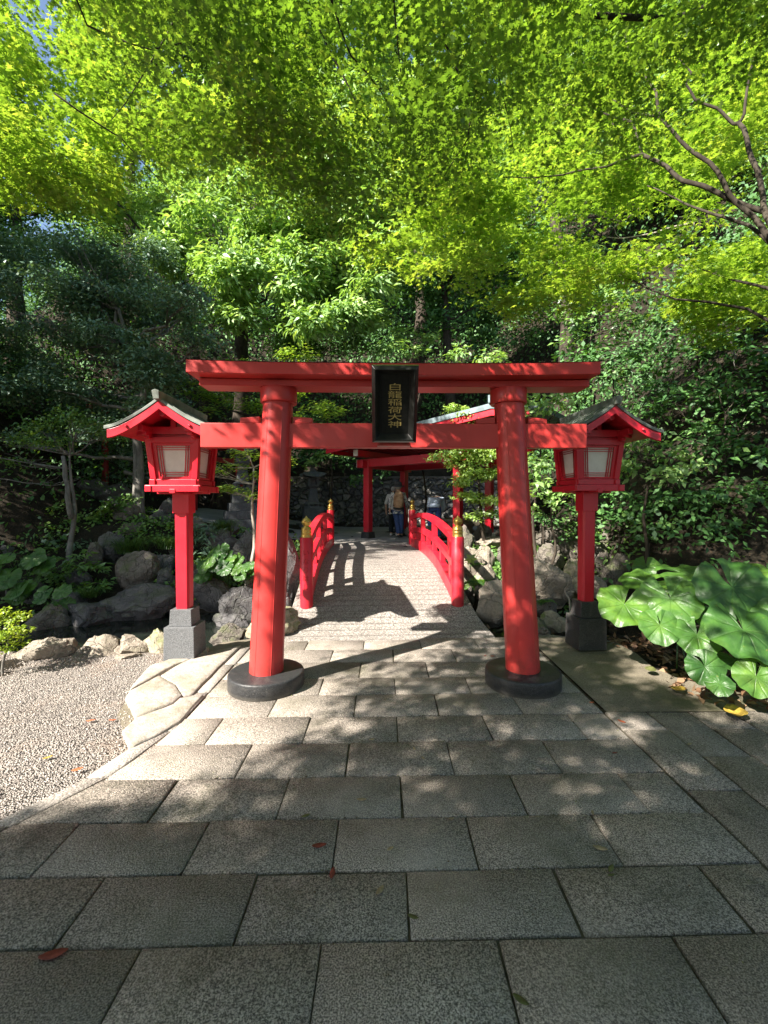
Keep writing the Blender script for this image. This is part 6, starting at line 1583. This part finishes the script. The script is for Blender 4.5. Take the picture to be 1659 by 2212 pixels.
shrub('pale green leaves hanging before the stones beneath the black-based lamp box', [(1180, 1080, 7.3, 22, .8), (1205, 1100, 7.2, 20, .9), (1160, 1110, 7.4, 18, .8), (1225, 1075, 7.2, 18, .8)], 'camphor', OVAL, .10, 240, per=10, spread=.13, up=.4)
shrub('small dark green bush behind the round boulder of the pond', [(330, 1215, 8.3, 22, .6), (372, 1222, 8.1, 22, .6), (405, 1212, 8.2, 22, .6)], 'blueg', OVAL, .075, 300, per=11, spread=.12)
shrub('shade-loving bush with round leaves under the forked tree', [(90, 1130, 9.3, 30, .5), (60, 1150, 9.0, 28, .5), (120, 1170, 8.8, 26, .5), (170, 1180, 8.7, 24, .5)], 'blueg', ROUND, .095, 220, per=10, spread=.15)
# bare twigs and a fallen limb on the dark bank
def bough(label, pts, r0, r1, mat='bark2', twigs=6):
    P_ = [at(*p) for p in pts]; b_ = P_[0].copy(); mb = MB(); o2 = []
    for i in range(len(P_) - 1):
        for t_ in (0, .33, .66): q = P_[i].lerp(P_[i + 1], t_) - b_; o2.append(q + Vector((mnoise.noise(q * 3), mnoise.noise(q * 3 + Vector((9, 0, 0))), mnoise.noise(q * 3 + Vector((0, 9, 0))))) * .04)
    o2.append(P_[-1] - b_); N = len(o2); mb.tube(o2, [r0 + (r1 - r0) * i / (N - 1) for i in range(N)], 7)
    for k_ in range(twigs):
        i = rnd.randint(2, N - 2); e = o2[i] + (o2[min(N - 1, i + 1)] - o2[i - 1]).normalized() * rnd.uniform(.15, .5) + Vector((rnd.uniform(-.3, .3), rnd.uniform(-.2, .2), rnd.uniform(-.15, .3)))
        mb.tube(wob(o2[i], e, 4, .25, rnd.uniform(0, 60)), [r1 * 1.1 * (1 - .17 * j) for j in range(5)], 5)
    o = mb.build('bare_branch', M[mat], None, smooth=True); o.location = b_; return tag(o, label, 'branch')
bough('pale bare branch poking out sideways from the dark slope above the black-based lamp post', [(1560, 468, 7.0), (1500, 478, 7.0), (1440, 496, 7.0), (1360, 512, 7.1), (1310, 512, 7.2)], .020, .006, 'bark4')
bough('thin grey dead branches drooping over the dark bank at the picture edge', [(-30, 985, 8.6), (60, 1000, 8.6), (110, 1012, 8.5), (150, 1008, 8.5)], .014, .004, 'bark2', 9)
bough('bare dead twigs hanging low over the rocks at the picture edge', [(-30, 1030, 8.4), (50, 1042, 8.4), (110, 1050, 8.3), (170, 1035, 8.4)], .012, .004, 'bark2', 9)
bough('fallen grey log lying on the bank behind the forked tree', [(270, 1020, 10.6), (310, 1032, 10.4), (360, 1040, 10.2)], .05, .035, 'bark2', 2)
bough('crooked twig among the dark leaves by the terrace edge', [(1480, 560, 7.4), (1530, 610, 7.2), (1560, 690, 7.0), (1590, 780, 6.8)], .022, .010, 'bark2', 5)
# low leafy cover between the rocks of the two banks
P = []; N_ = []; Vv = []
for _ in range(1500):
    if rnd.random() < .72: x, y = rnd.uniform(-7.0, -1.5), rnd.uniform(7.0, 11.2)
    else: x, y = rnd.uniform(1.3, 4.0), rnd.uniform(6.3, 9.4)
    if mnoise.noise((x * .8, y * .8, 4)) < .02: continue
    k = 16; P.append(rng.normal(size=(k, 3)) * np.array([.11, .11, .04]) + np.array([x, y, H(x, y) + .09])); N_.append(rng.normal(size=(k, 3)) * .5 + np.array([-.2, -.3, .9])); Vv.append(np.clip(rng.normal(.4, .25, k), 0, 1))
o = put_leaves('ground_cover', np.concatenate(P), np.concatenate(N_), rng.uniform(.035, .085, sum(map(len, P))), M['mid'], ROUND, None, None, 0, np.concatenate(Vv))
tag(o, 'low leafy ground cover growing between the bank rocks', 'ground cover', kind='stuff')
shrub('lit bushes on the slope just above the torii top beam beside the name board', [(620, 768, 14.2, 34, .5), (665, 752, 14.4, 36, .5), (715, 762, 14.2, 34, .5), (762, 742, 14.4, 38, .5), (800, 765, 14.2, 30, .5), (690, 715, 15, 36, .5), (745, 690, 15.2, 36, .5)], 'mid', LANCE, .19, 120, per=11, spread=.2, jit=.5)
shrub('bright young leaves on a shoot above the torii top beam past the name board', [(835, 690, 13.6, 26, .6), (858, 722, 13.4, 28, .6), (845, 755, 13.2, 28, .6), (900, 765, 13.4, 26, .5), (930, 735, 13.8, 24, .6), (985, 770, 13.4, 28, .5), (1060, 775, 13, 28, .5)], 'camphor', LANCE, .20, 130, per=11, spread=.2, jit=.5)
